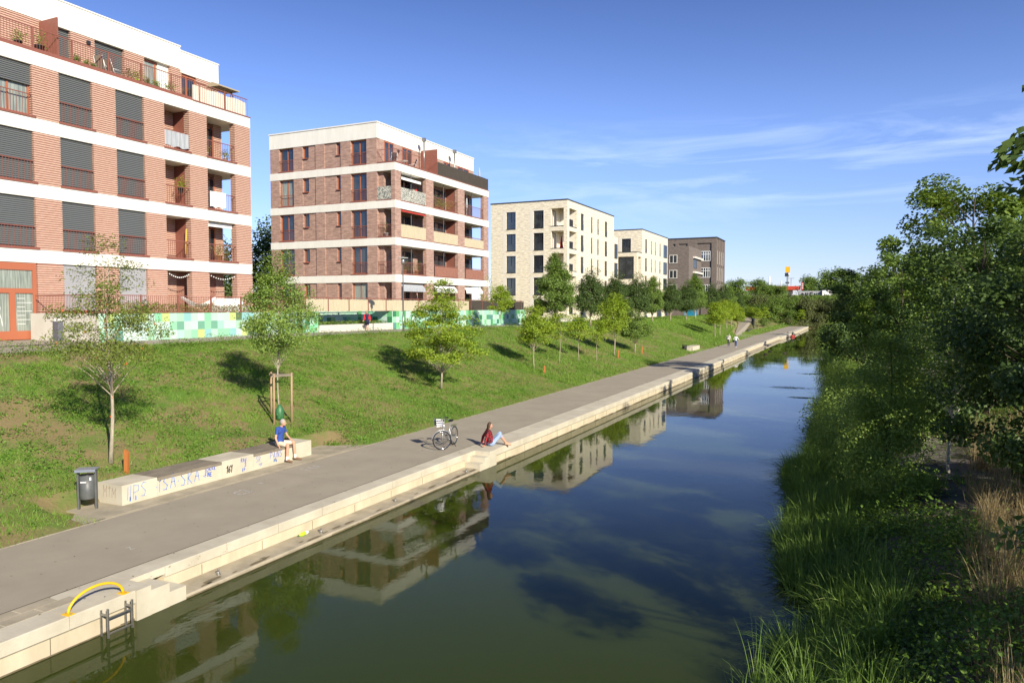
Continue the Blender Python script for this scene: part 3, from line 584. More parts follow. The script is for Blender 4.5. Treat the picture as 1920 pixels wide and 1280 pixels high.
for li, (z0, z1) in enumerate(lev2[:-1]):
    for k, (a0, a1) in enumerate(lg):
        if li == 0: window(b2, 'x', X2-1.5, a0+.4, a1-.8, 4.9, z1-.3, MT['redframe'], mull=2, set_=.05); continue
        window(b2, 'x', X2-1.5, a0+.5, a0+2.0, z0+.05, z1-.35, MT['dark'], set_=.05, fw=.05); window(b2, 'x', X2-1.5, a0+2.5, a1-.3, z0+.05, z1-.35, MT['dark'], set_=.05, fw=.05)
        s_ = M(); FB(s_, 'x', X2, a0-.02, a1+.05, -.25, .04, z0+.002, z0+.09); s_.build('sill', MT['redmetal'], b2)
        if li == 2: screen(b2, 'x', X2, a0, a1, z0+.1, 1.2-.12*k, MT['bamboo'], label='bamboo cane screen along the balcony')
        elif li == 3 and k == 0: screen(b2, 'x', X2, a0, a1, z0+.1, 1.2, MT['leafmosaic'], label='black and white leaf print screen along the balcony')
        elif li == 1 and k: screen(b2, 'x', X2, a0+.25, a1-.1, z0+.1, 1.0, MT['rust'], label='rusty brown sheet screen along the balcony')
        railing(b2, 'x', X2, a0, a1, z0+.08, 1.15, d=-.1)
        m = M(); FB(m, 'x', X2, (a0+a1)/2-.03, (a0+a1)/2+.03, -.35, -.29, z0, z1); m.build('awning_post', MT['steel'], b2)
    if li:
        if li == 3: screen(b2, 'y', Y2, -40.9, -39.35, z0+.1, 1.2, MT['leafmosaic'])
        railing(b2, 'y', Y2, -40.9, -39.33, z0+.08, 1.15, d=-.1); s_ = M(); FB(s_, 'y', Y2, -41.0, -39.3, -.25, .04, z0+.002, z0+.09); s_.build('sill', MT['redmetal'], b2)
        m = M(); m.box(X2-1.5, X2-.42, 69.2, 69.27, z0, z1); m.build('partition', MT['redmetal'], b2)
for a0, a1, kd in ((58.5, 60.1, 0), (61.5, 63.3, 0), (69.5, 70.9, 1), (72.6, 75.2, 1)):
    window(b2, 'x', -40.93, a0+.02, a1-.02, 18.95, 21.25, MT['redframe'], set_=.02, fw=.1)
m = M(); m.box(X2-1.9, X2-.02, 64.9, 64.98, 18.92, 21.5); m.build('partition', MT['redmetal'], b2)
m = M(); m.box(X2-1.98, X2+.05, Y2-.04, Y2+.02, 18.905, 18.98); m.box(X2-.01, X2+.06, Y2+.02, Y2e+.05, 18.905, 18.98); m.build('terrace_kerb', MT['redmetal'], b2)
railing(b2, 'y', Y2+.03, -40.88, X2-.02, 18.97, 1.2, pitch=.16); railing(b2, 'x', X2-.02, Y2+.05, 64.9, 18.97, 1.2, pitch=.16)
screen(b2, 'x', X2, 65.0, Y2e, 18.95, 1.3, MT['bamboodark'], label='dark willow matting around the far half of the roof terrace')
for y in (64.0, 70.2):
    m = M(); m.tube([(-39.9, y, 18.9), (-39.9, y, 22.2)], .07, 8); m.obox((-39.9, y, 22.35), (.16, .16, .17)); m.build('vent_pipe', MT['steel'], b2)
m = M(); m.obox((-47.2, Y2+1.5, 23.0), (.22, .22, .22)); m.build('chimney', MT['dark'], b2)
for y in (60.8, 67.0, 72.0):
    m = M(); m.obox((-40.8, y, 20.7), (.07, .1, .12)); m.build('wall_lamp', MT['dark'], b2)
for i, (a0, a1) in enumerate(lg):   # white and blue awnings on the ground floor
    m = M(); m.prism([(X2-.3, 7.75), (X2+.05, 7.35), (X2+.07, 7.05), (X2+.05, 7.05), (X2+.03, 7.32), (X2-.32, 7.72)], a0+.3, a1-.3); m.build('awning', [MT['whitecloth'], MT['greycloth']][i == 0], b2)
m = M(); m.prism([(X2-1.2, 18.1), (X2-.05, 17.75), (X2-.05, 17.5), (X2-.07, 17.5), (X2-.07, 17.73), (X2-1.2, 18.06)], 58.5, 61.9); m.build('awning', MT['whitecloth'], b2)
m = M(); m.prism([(X2-.2, 14.72), (X2-.02, 14.62), (X2-.02, 14.52), (X2-.2, 14.62)], 58.4, 62.6); m.build('awning', simple('red_cloth', (.5, .05, .04)), b2)

# ---- cream blocks
def cream(name_label, x0, xf, y0, y1, ztop, rows, left, right, logL=None, logR=None):
    b_ = thing('apartment_building', ((x0+xf)/2, (y0+y1)/2, 4.3), name_label, 'apartment building')
    wl = M()
    def facade(pl, c, A0, A1, ops, din=.35):
        cuts = sorted({A0, A1, *[o[0] for o in ops], *[o[1] for o in ops]})
        for a, b__ in zip(cuts, cuts[1:]):
            mid = (a+b__)/2; hs_ = sorted([(o[2], o[3]) for o in ops if o[0] < mid < o[1]]); z = 3.6
            for h0, h1 in hs_: FB(wl, pl, c, a, b__, -din, 0, z, h0); z = h1
            FB(wl, pl, c, a, b__, -din, 0, z, ztop)
    oL = []; oR = []
    for z0, z1 in rows:
        oL += [(a0, a1, z0, z1) for a0, a1 in left]; oR += [(a0, a1, z0, z1) for a0, a1 in right]
        if logL: oL.append((*logL, z0+.1, z1+.2))
        if logR: oR.append((*logR, z0+.1, z1+.2))
    facade('y', y0, x0, xf-.35, oL); facade('x', xf, y0, y1, oR)
    d_ = 2.6 if logL or logR else .35
    wl.box(x0, xf-d_, y0+d_, y1-.02, 3.6, ztop-.02); 
    if d_ > 1: wl.box(x0, (logL[0] if logL else xf-d_)-.1, y0+.35, y0+d_, 3.6, ztop-.02); wl.box(xf-d_, xf-.35, (logR[1] if logR else y0+d_)+.1, y1-.02, 3.6, ztop-.02)
    wl.box(x0+.01, xf-.35, y0+.35, y1-.02, ztop-.6, ztop-.01)
    wl.build('wall', MT['brickcream'], b_)
    cp = M(); cp.box(x0-.05, xf+.06, y0-.06, y1+.05, ztop+.002, ztop+.16); cp.build('roof_edge', MT['cap'], b_)
    for z0, z1 in rows:
        for a0, a1 in left:
            window(b_, 'y', y0, a0+.01, a1-.01, z0, z1, MT['dark'], MT['glass'], set_=-.2, fw=.07, sill=MT['dark']); 
            s_ = M(); FB(s_, 'y', y0, a0-.55, a0-.01, -.01, .015, z0-.15, z1+.15); FB(s_, 'y', y0, a0-.01, a1+.1, -.01, .014, z1+.003, z1+.14); FB(s_, 'y', y0, a1+.005, a1+.1, -.01, .012, z0-.15, z1); s_.build('window_surround', MT['whitetrim'], b_)
            r_ = M(); FB(r_, 'y', y0, a0+.05, a1-.05, -.14, -.12, z0+.05, z0+1.0); r_.build('glass_guard', MT['glass'], b_)
        for a0, a1 in right:
            window(b_, 'x', xf, a0+.01, a1-.01, z0, z1, MT['dark'], MT['glass'], mull=0 if a1-a0 < 1 else 1, set_=-.15, fw=.07)
            r_ = M(); FB(r_, 'x', xf, a0+.05, a1-.05, -.06, -.04, z0+.02, z0+.95); r_.build('guard_panel', MT['cap'], b_)
        if logL or logR:
            s_ = M(); s_.box((logL[0] if logL else xf-d_), xf-.35, y0+.35, (logR[1] if logR else y0+d_), z0-.35, z0+.09); s_.build('balcony_floor', MT['whitetrim'], b_)
            s_ = M(); s_.box((logL[0] if logL else xf-d_)-.08, xf-d_+.01, y0+.351, y0+d_, z0+.1, z1+.2); s_.box(xf-d_, xf-.351, (logR[1] if logR else y0+d_)+.0, (logR[1] if logR else y0+d_)+.08, z0+.1, z1+.2); s_.build('balcony_lining', MT['whitetrim'], b_)
            window(b_, 'y', y0+d_, xf-d_-.9, xf-d_-.1, z0+.1, z1, MT['dark'], set_=.06, fw=.06) if not logL else window(b_, 'x', xf-d_, y0+.6, y0+1.9, z0+.1, z1, MT['dark'], set_=.06, fw=.06)
            s_ = M()
            if logL: FB(s_, 'y', y0, logL[0]-.05, logL[1], -.3, .03, z0+.1, z0+.2)
            if logR: FB(s_, 'x', xf, logR[0], logR[1], -.3, .03, z0+.1, z0+.2)
            s_.build('balcony_edge', MT['dark'], b_)
            if logR: railing(b_, 'x', xf, logR[0], logR[0]+1.6, z0+.2, .95, d=-.08, mt=MT['dark'], pitch=.2, r=.03)
    return b_
rows3 = [(16.75, 19.2), (13.65, 16.05), (10.5, 12.9), (7.3, 9.75), (4.4, 6.6)]
b3 = cream('larger cream brick block right of the mauve block, with dark roof edge', -48.9, -36.95, 96.65, 118.1, 20.45, rows3, [(-46.4, -44.9), (-42.1, -40.55)], [(102.15, 103.45), (106.7, 107.4), (109.7, 110.4), (113.4, 114.7)], (-39.4, -37.5), (97.4, 100.4))
m = M(); m.box(-45, -36.951, 118.1, 120.4, 3.6, 17.2); m.build('side_wing', MT['brickcream'], b3)
for z0, z1 in rows3[1:]:
    window(b3, 'x', -36.95, 118.5, 120.0, z0, z1, MT['dark'], set_=.04)
rows4 = [(15.2, 17.9), (12.2, 15.0), (9.0, 11.7), (5.6, 8.3)]
b4 = cream('smaller cream brick block with roof terrace, between cream and dark brick blocks', -47, -35.14, 129.1, 148.5, 19.3, [(15.3, 17.8), (12.0, 14.4), (8.9, 11.2), (5.6, 7.9)], [(-42.4, -41.0), (-38.9, -37.2)], [(131.3, 132.6), (135.5, 136.2), (138.3, 139.0), (141.9, 142.8)])
for z0, z1 in [(15.3, 17.8), (12.0, 14.4), (8.9, 11.2), (5.6, 7.9)]:
    window(b4, 'x', -35.14, 145, 147.7, z0, z1, MT['dark'], set_=.04, mull=1)
m = M()                                        # lower wing with big glazed loggias and the terrace on top
m.box(-44, -35.14, 128.75, 129.08, 3.6, 15.1); m.box(-44, -38.6, 126.0, 128.75, 3.6, 15.1); m.box(-35.75, -35.14, 126.0, 126.7, 3.6, 15.1)
for z0, z1 in ((12.55, 15.1), (9.5, 10.4), (6.3, 7.2), (3.6, 4.2)): m.box(-38.6, -35.75, 126.0, 128.75, z1-.7 if z1 > 15 else z0, z1); m.box(-35.75, -35.14, 126.7, 128.75, z1-.7 if z1 > 15 else z0, z1)
m.build('terrace_wing', MT['brickcream'], b4)
m = M(); m.box(-44.05, -35.1, 125.95, 129.0, 15.11, 15.22); m.build('terrace_edge', MT['cap'], b4)
for z0, z1 in ((10.45, 14.3), (7.25, 9.45), (4.25, 6.25)): window(b4, 'y', 126.0, -38.55, -35.8, z0, z1, MT['dark'], mull=1, set_=-.12)
# ---- dark brick blocks
b5 = thing('apartment_building', (-38, 172, 4), 'low grey brown brick block with pale concrete strips, partly hiding a taller one', 'apartment building')
m = M(); m.box(-46, -34.7, 167, 181.4, 3.4, 19.2); m.build('wall', MT['brickdark'], b5)
for z in (16.4, 13.0, 9.7): 
    m = M(); m.box(-34.72, -34.2, 171.5, 181.5, z+.35, z+.75); m.build('concrete_strip', MT['whitetrim'], b5)
    window(b5, 'y', 167, -39.1, -37.3, z-1.0, z+.9, MT['whitetrim'], set_=.03, fw=.12, sill=MT['cap']); window(b5, 'x', -34.7, 172.5, 175.6, z-1.9, z+.2, MT['dark'], set_=.03)
b6 = thing('apartment_building', (-40, 202, 4), 'tallest far dark brown brick block with big white gridded windows', 'apartment building')
m = M(); m.box(-52, -33.9, 196.3, 209, 3.4, 23.4); 
for a0, a1 in ((-52, -45.0), (-44.3, -41.2), (-41.1, -38.6), (-34.9, -33.78)): m.box(a0, a1 if a1 != -41.2 else -43.4, 195.99, 196.31, 3.4, 23.4)
m.box(-52, -33.78, 195.98, 196.3, 22.2, 23.5)
for y in (196.0, 199.0, 201.9, 204.7, 208.0): m.box(-33.91, -33.6, y, y+1.0, 3.4, 23.4)
m.build('wall', MT['brickdark'], b6); m = M(); m.box(-52.1, -33.5, 195.8, 209.2, 23.51, 23.7); m.build('roof_edge', MT['cap'], b6)
for z in (18.0, 13.7, 9.3):
    for a0 in (-42.3, -38.2):
        w_ = window(b6, 'y', 196.3, a0, a0+3.0, z-.5, z+2.1, MT['white'], mull=4, set_=.06, fw=.14, transom=z+1.3)
    for y in (197.1, 200.1, 203.0, 205.9): window(b6, 'x', -33.9, y, y+1.7, z-1.2, z+2.2, MT['whitetrim'], set_=.05, mull=1)

# ================================================================== garden walls and fences
MT['mural'] = muralmat('mint_mural_tiles', [(.34, .62, .42), (.52, .74, .58), (.62, .76, .66), (.30, .68, .40), (.55, .68, .60), (.66, .76, .68), (.45, .70, .50), (.60, .72, .66), (.50, .74, .62), (.14, .20, .10), (.42, .66, .56), (.62, .70, .24), (.11, .30, .26), (.58, .76, .62), (.32, .58, .58), (.20, .42, .30)], 3.3)
MT['mural2'] = muralmat('green_mural_tiles', [(.34, .64, .44), (.16, .46, .20), (.50, .72, .56), (.22, .58, .26), (.60, .74, .64), (.05, .22, .10), (.40, .68, .46), (.56, .72, .62), (.28, .60, .34), (.46, .72, .56), (.13, .30, .28), (.36, .58, .22), (.58, .70, .64), (.30, .62, .46), (.10, .34, .14), (.44, .68, .60)], 9.7)
m = M(); m.box(-39.15, -33.8, 24.1, 24.4, 3.2, 5.255, 0); m.box(-34.1, -33.8, 24.4, 38.2, 3.2, 5.255, 1); m.box(-33.8, -33.788, 24.1, 38.2, 3.2, 5.25, 1)
m.box(-39.15, -34.1, 24.4, 38.2, 3.0, 5.12, 0)
tag(m.build('garden_wall', [MT['palewall'], MT['mural']], at=(-33.8, 24.1, 3.85)), 'low garden wall with pale mint, white and yellow painted squares, before the nearest block', 'wall')
m = M(); m.box(-34.1, -33.8, 39.1, 40.35, 3.2, 5.255, 0); m.box(-36.1, -35.8, 40.35, 49.3, 3.2, 5.255, 0); m.box(-36.1, -34.1, 40.05, 40.35, 3.2, 5.25, 0); m.box(-36.1, -34.1, 49.3, 49.6, 3.2, 5.25, 0); m.box(-34.1, -33.8, 49.3, 75.2, 3.1, 5.255, 0); m.box(-38.9, -33.8, 75.2, 75.5, 3.1, 5.255, 0)
m.box(-38.9, -36.1, 39.1, 75.2, 3.0, 5.1, 1); m.box(-36.1, -34.1, 49.6, 75.2, 3.0, 5.09, 1)
tag(m.build('garden_wall', [MT['mural2'], MT['palewall']], at=(-33.8, 39.1, 3.85)), 'longer garden wall with mint and dark green painted squares, before the mauve block', 'wall')
pb = thing('planter_bed', (-33.6, 45, 3.85), 'low pale concrete planter edge with ground cover in the mural wall recess', 'planter')
m = M(); m.box(-34.0, -33.7, 40.4, 49.25, 3.4, 4.32); m.build('planter_wall', MT['palewall'], pb); m = M(); m.box(-35.79, -34.0, 40.4, 49.25, 3.4, 4.25); m.build('soil', MT['soil'], pb)
r_ = np.random.default_rng(5); P = np.stack([r_.uniform(-35.7, -34.0, 2600), r_.uniform(40.5, 49.2, 2600), 4.25+.28*r_.random(2600)], 1); o = quads('ground_cover', leaves(P, .11, r_), LF['mid'])
o.parent = pb; o.location = -pb.location
m = M(); m.box(-33.5, -33.2, 76.5, 95, 3.3, 4.15); tag(m.build('low_wall', MT['palewall'], at=(-33.3, 77, 3.6)), 'low white wall along the lawn right of the mural wall', 'wall')
# railing with hedge on wall A; cane and willow fence on wall B
fr = thing('garden_fence', (-33.95, 25, 5.25), 'thin rust red railing above the pale mint garden wall', 'fence'); railing(fr, 'x', -33.95, 24.3, 38.1, 5.26, .95, post=2.3, pitch=.12); railing(fr, 'y', 24.25, -38.9, -34.0, 5.26, .95, pitch=.12)
fr = thing('garden_fence', (-33.95, 40, 5.25), 'bamboo cane and dark willow fence above the green mural wall', 'fence')
screen(fr, 'x', -33.95, 39.2, 62.4, 5.27, .86, MT['bamboo'], label='bamboo cane half of the fence', d=0); screen(fr, 'x', -33.95, 62.4, 75.2, 5.27, .9, MT['bamboodark'], label='dark willow half of the fence', d=0)
railing(fr, 'x', -33.95, 39.2, 75.3, 5.26, 1.0, d=-.07, post=2.35, pitch=.5); m = M()
for k in range(16): m = M(); FB(m, 'x', -33.95, 39.2+k*2.35, 39.26+k*2.35, .03, .06, 5.26, 6.28); m.build('fence_post', MT['redmetal'], fr)

# ================================================================== plants
def tree(name, seed, H, cb, cr, shape, ncl, nlf, lsize, clr, leaf, bark='bark', tr=.06, limb=.6, flat=.75, label='', cat='tree', lean=(0, 0), extra=None, aspect=.5, up=.35):
    rng = np.random.default_rng(seed); rd = random.Random(seed)
    root = thing(name, (0, 0, 0), label, cat)
    top = Vector((lean[0]*H, lean[1]*H, H*.97)); ax = lambda z: Vector((lean[0]*z+.04*math.sin(z*1.7+seed), lean[1]*z+.04*math.cos(z*1.3+seed), z))
    m_ = M(); zs = [H*.90*k/9 for k in range(10)]; m_.tube([ax(z-.06 if z == 0 else z) for z in zs], [tr*(1.25 if k == 0 else 1)*(1-.88*k/9) for k in range(10)], 8)
    P = []; cl = []; smx = max(shape(i/20) for i in range(21))
    for k in range(ncl):
        t_ = rng.random()
        while rng.random() > (shape(t_)/smx)**1.4: t_ = rng.random()
        z = cb+(H-cb)*t_; rmax = cr*shape(t_); rho = rmax*(rng.random()**(.32 if limb > .7 else .45)); an = rng.random()*6.283
        cl.append((ax(z)[0]+rho*math.cos(an), ax(z)[1]+rho*math.sin(an), z))
    cl += extra or []
    for c in cl:
        c = Vector(c)
        if rd.random() < limb or c.z < cb+.2:
            d_ = math.hypot(c.x, c.y); z0 = max(cb*.55, c.z-.25*(H-cb)*.5-.55*d_); p0 = ax(min(z0, H*.9)); mid = (p0+c)/2+Vector((0, 0, .08*d_)); lr = max(.006, tr*.32*(1-z0/H*.7))
            m_.tube([p0, mid, c], [lr, lr*.6, lr*.2], 5, cap=False)
    m_.build('trunk', MT[bark], root, local=True)
    n = nlf//len(cl)
    for ci, c in enumerate(cl):
        s_ = clr*(.6+.8*rng.random()) if ci < ncl else clr*.33; q = rng.normal(size=(max(4, int(n*(.5+rng.random())*(1 if ci < ncl else .3))), 3)); q /= np.maximum(1, np.linalg.norm(q, axis=1)/1.7)[:, None]
        P.append(np.array(c)+q*np.array([s_, s_, s_*flat]))
    P = np.concatenate(P); P[:, 2] = np.maximum(P[:, 2], .12)
    out_ = P-np.array([0, 0, (H+cb)/2]); out_ /= np.linalg.norm(out_, axis=1)[:, None]+1e-6
    quads('crown', leaves(P, lsize, rng, up=up, aspect=aspect, nrm=out_*.8), LF[leaf], root); root.location = (0, 0, 0)
    return root
egg = lambda t: (math.sin(math.pi*min(1, (t+.06)**.62)))**.8+.06
cone = lambda t: max(.12, (1-t)**.75*min(1, .55+t*3))
wide = lambda t: max(.1, (1-t)**.6*min(1, .75+t*2))
spire = lambda t: (.95-.45*max(0, t-.35)/.65)*min(1, .5+t*3)*(1 if t < .93 else .6)
rnd = lambda t: math.sqrt(max(.02, 1-(2*t-1)**2))
def put(o, loc, rz=0): o.location = loc; o.rotation_euler = (0, 0, rz)
# --- trees on the grass bank
t1 = tree('rowan_tree', 11, 6.3, 2.75, 1.45, lambda t: .95*(1-t)**.8*min(1, .6+t*3)+.18, 84, 10500, .075, .26, 'rowan', tr=.058, label='rowan with orange red berries and loose feathery crown, leftmost on the grass bank', flat=.4, aspect=.42)
put(t1, (-18.99, 13.83, 1.25)); r_ = np.random.default_rng(3); m = M()
me = t1.children[1].data; vv = np.empty(len(me.vertices)*3, dtype=np.float32); me.vertices.foreach_get('co', vv); vv = vv.reshape(-1, 3); rd = random.Random(4); cc_ = [vv[rd.randrange(len(vv))] for _ in range(52)]
for c in cc_:
    if c[2] > 4.6: continue
    for k in range(6): m.ell((c[0]+rd.uniform(-.03, .03), c[1]+rd.uniform(-.03, .03), c[2]+rd.uniform(-.03, .03)), (.013,)*3, 5, 3)
m.build('berries', simple('orange_berry', (.75, .14, .03), .4), t1, local=True)
t2 = tree('young_tree', 21, 6.25, 2.4, 1.12, lambda t: (1.15 if t < .42 else max(.4, 1.15-1.9*(t-.42)))*min(1, .5+t*3), 115, 19000, .075, .24, 'birchleaf', tr=.035, label='dense young tree held by three timber stakes behind the seated man', aspect=.55)
put(t2, (-19.75, 21.3, 1.5))
t3 = tree('young_tree', 31, 5.5, 1.35, 2.6, lambda t: max(.14, (1-t)**.75*min(1, .8+t*1.5)), 120, 17000, .10, .27, 'lime', tr=.055, label='broad bright green young tree with low layered branches, before the dark end of the fence', flat=.35, aspect=.6)
put(t3, (-19.51, 32.83, 1.42))
lime = tree('young_tree', 41, 4.6, 1.7, 1.05, egg, 46, 8000, .11, .26, 'lime', tr=.04, flat=.5, label='light green young tree, nearest of the small ones right of the broad bright tree', aspect=.6)
put(lime, (-19.8, 45.6, 1.5)); lime['group'] = 'young trees standing on the grass bank'
small = tree('young_tree', 42, 3.8, 1.7, .95, rnd, 30, 2400, .12, .26, 'lime', tr=.03, flat=.5, label='small thin light green tree on the bank, just left of two tiny leaning ones', aspect=.6); put(small, (-19.86, 50.54, 1.5)); small['group'] = lime['group']
GRP = lime['group']; sz_ = lambda x, y: float(slope_z(x, y))
dup(small, (-19.83, 54.45, sz_(-19.83, 54.4)), 'tiny young tree with flat yellow green crown, third slim one on the bank', GRP, 2, 1.0)
dup(small, (-19.26, 57.06, sz_(-19.3, 57)), 'tiny young tree with flat yellow green crown, left of the tall yellow green tree', GRP, 4, .92)
tall = tree('young_tree', 43, 5.9, 2.2, 1.3, egg, 60, 11000, .12, .3, 'lime', tr=.06, label='tall yellow green tree on the bank beside an orange marker post', aspect=.6); put(tall, (-19.49, 62.71, sz_(-19.5, 62.7))); tall['group'] = GRP
bushy = tree('young_tree', 44, 4.3, 1.6, 1.75, wide, 56, 11000, .12, .32, 'mid', tr=.06, label='wide mid green young tree on the bank right of the tall yellow green one', flat=.5, aspect=.6); put(bushy, (-19.35, 68.74, sz_(-19.3, 68.7))); bushy['group'] = GRP
for i, (x, y, s_, lb) in enumerate(((-18.94, 110.2, 1.25, 'reddish tinted first'), (-18.97, 114.5, 1.15, 'second'), (-20.37, 129.3, 1.2, 'third'), (-21.1, 139.4, 1.1, 'fourth'), (-21.3, 150, 1.1, 'rightmost'))):
    dup([lime, tall][i % 2], (x, y, sz_(x, y)), ['first young tree of the far bank group left of the ramp, nearest the walking couple', 'second young tree of the far bank group by the ramp', 'third young tree of the far bank group by the ramp', 'fourth young tree of the far bank group by the ramp', 'last bright green young tree touching the ramp'][i], GRP, i*1.3, s_*(.88 if i % 2 else 1))
dup(lime, (-29.8, 61, 3.6), 'young light tree standing on the lawn edge behind the nearest small bank tree', GRP, 1.0, .95)
sap = tree('sapling', 45, 4.4, .9, .9, egg, 26, 900, .13, .3, 'lime', tr=.035, label='thin sapling rising above the dark end of the garden fence', cat='tree'); put(sap, (-36.2, 71.5, 5.0))
# --- dark linden row on the crest
lind = tree('linden_tree', 51, 7.4, 1.9, 2.15, lambda t: max(.1, (1-t)**.72*min(1, .6+t*2.6)), 120, 27000, .14, .36, 'mid', tr=.10, label='large conical dark green tree on the crest before the larger cream block', aspect=.6); put(lind, (-27, 67.4, 3.45)); lind['group'] = 'row of dark trees along the crest'
lind2 = tree('linden_tree', 52, 6.4, 1.8, 1.95, lambda t: max(.12, (1-t)**.62*min(1, .65+t*2.6)), 90, 18000, .15, .36, 'dark', tr=.09, label='second dark tree of the crest row, right of the large conical one', aspect=.6); put(lind2, (-27, 77.9, 3.4)); lind2['group'] = lind['group']
names = ['third', 'fourth', 'fifth', 'sixth', 'seventh', 'eighth', 'ninth', 'tenth', 'eleventh', 'twelfth']
for i, (y, s_) in enumerate(((87.2, 1.0), (96.5, 1.03), (106.3, .98), (117, 1.0), (126.7, 1.04), (144, 1.2), (154, 1.1), (165, 1.12), (176, 1.0), (189, .95))):
    if i == 5: y = 137
    dup([lind2, lind][(i+1) % 3 == 0], (-27+.4*math.sin(i*2), y, float(prom_z(y))-.25), names[i]+' dark tree of the crest row counted from the large conical one', lind['group'], i*1.1, (s_*.93 if (i+1) % 3 == 0 else s_))
for i, (x, y, s_) in enumerate(((-31.5, 100, .85), (-31.2, 121, .85), (-31, 146, .95))): dup(lind2, (x, y, 3.5), ['dark tree half hidden behind the fourth crest tree', 'dark tree half hidden behind the sixth crest tree', 'dark tree half hidden behind the ninth crest tree'][i], lind['group'], i+.5, s_)
# --- tall tree behind, between the two brick blocks
big = tree('leafy_tree', 61, 13, 1.5, 5.0, rnd, 120, 14000, .38, 1.1, 'dark', tr=.3, label='large dark tree in the gap between the two brick blocks', aspect=.6); put(big, (-67, 74, 3.5))
b_2 = dup(big, (-72, 66, 3.2), 'second dark tree in the gap, lower and farther left', None, 2.2, .82); 
# --- far trees and shrubs
far_t = tree('leafy_tree', 62, 10, .5, 4.6, rnd, 70, 5200, .55, 1.1, 'mid', tr=.3, label='round tree left of the graffiti wall, beyond the embankment', aspect=.65); put(far_t, (-18.5, 330, 8.0)); far_t['group'] = 'trees on the far embankment'
FG = far_t['group']
for (x, y, z, s_, lb) in ((-8.5, 300, 8, 1.15, 'big round tree right of the graffiti wall'), (-2, 290, 8, .95, 'lower tree right of the big round one'), (-33.5, 232, 7.2, .66, 'pale bushy tree at the left foot of the red canopy'), (-29.5, 250, 7.3, .7, 'pale upright tree before the red canopy'), (-24.8, 246, 7.3, .52, 'small tree in front of the yellow sign pole'), (-37.5, 226, 6.8, .62, 'dark tree next to the tallest dark brick block'), (-27, 240, 7.2, .5, 'low tree before the middle of the red canopy'), (-21.5, 238, 7, .5, 'low dark tree left of the graffiti wall'), (4, 260, 7.5, .8, 'far tree rising behind the dark alder')):
    dup(far_t, (x, y, z), lb+', on the far embankment', FG, x, s_)
shr = tree('shrub', 63, 2.6, .1, 1.9, rnd, 40, 3400, .27, .5, 'olive', tr=.05, label='olive brown shrub at the canal end', cat='shrub', aspect=.6); put(shr, (-10.5, 214, 3.4)); shr['group'] = 'shrubs on the far slope'
sh2 = tree('shrub', 64, 3.0, .1, 2.0, rnd, 44, 3600, .25, .5, 'mid', tr=.05, label='green shrub at the top of the ramp', cat='shrub', aspect=.6); put(sh2, (-24.5, 214, 2.6)); sh2['group'] = shr['group']
rd = random.Random(9); cnt = 0; used = ['left', 'middle', 'right']
for row, (yy, zz) in enumerate(((209, 1.6), (213, 4.2), (217, 6.2))):
    for k in range(9):
        x = -34+k*4.4+rd.uniform(-1, 1); cnt += 1
        dup(shr if (k > 4 and row < 2) or rd.random() < .2 else sh2, (x, yy+rd.uniform(-1, 1), float(hill_z(np.array([x]), np.array([float(yy)]))[0])-.4), '%s shrub of the %s row on the far slope, counted from the left' % (['first', 'second', 'third', 'fourth', 'fifth', 'sixth', 'seventh', 'eighth', 'ninth'][k], ['lowest', 'middle', 'top'][row]), shr['group'], rd.uniform(0, 6), rd.uniform(.8, 1.35)*(.62 if row == 2 else 1))
for i, (x, y, s_) in enumerate(((-22.6, 178, .8), (-20.9, 176, .75), (-19.6, 179, .78))): dup(lime, (x, y, 1.4), ['orange tinged young tree right of the ramp wall', 'middle young tree of the three right of the ramp', 'right young tree of the three right of the ramp'][i], GRP, i*2, s_*1.25)
dup(lime, (-13.6, 208, .5), 'bright yellow green tree at the end of the quay', GRP, 3, 1.05)
for i, (x, y, s_) in enumerate(((-18.8, 172, .55), (-23.5, 168, .5), (-16.5, 206, .7), (-11.6, 211, .5))): dup([sh2, sh2, shr, sh2][i], (x, y, .6+.25*max(0, -16-x)), ['rounded grassy shrub behind the far bench', 'pale shrub left of the ramp', 'brown shrub at the end of the footpath', 'small dark shrub at the canal end'][i], shr['group'], i, s_)

rng = np.random.default_rng(91); n = 46000; x = rng.uniform(-44, 22, n); y = rng.uniform(203.5, 232, n); P = np.stack([x, y, hill_z(x, y)+.1+rng.random(n)*1.7*fbm(x*.35, y*.35, 92)], 1); kx = fbm(x*.12, y*.12, 95)+(x > -18)*.12 > .53
for nm_, kk, lf_, lb_ in (('thicket', ~kx, 'mid', 'green thicket covering the far slope at the canal end'), ('thicket', kx, 'olive', 'olive brown scrub covering part of the far slope')): tag(quads(nm_, leaves(P[kk], .42, rng, aspect=.6), LF[lf_]), lb_, 'thicket', kind='stuff')
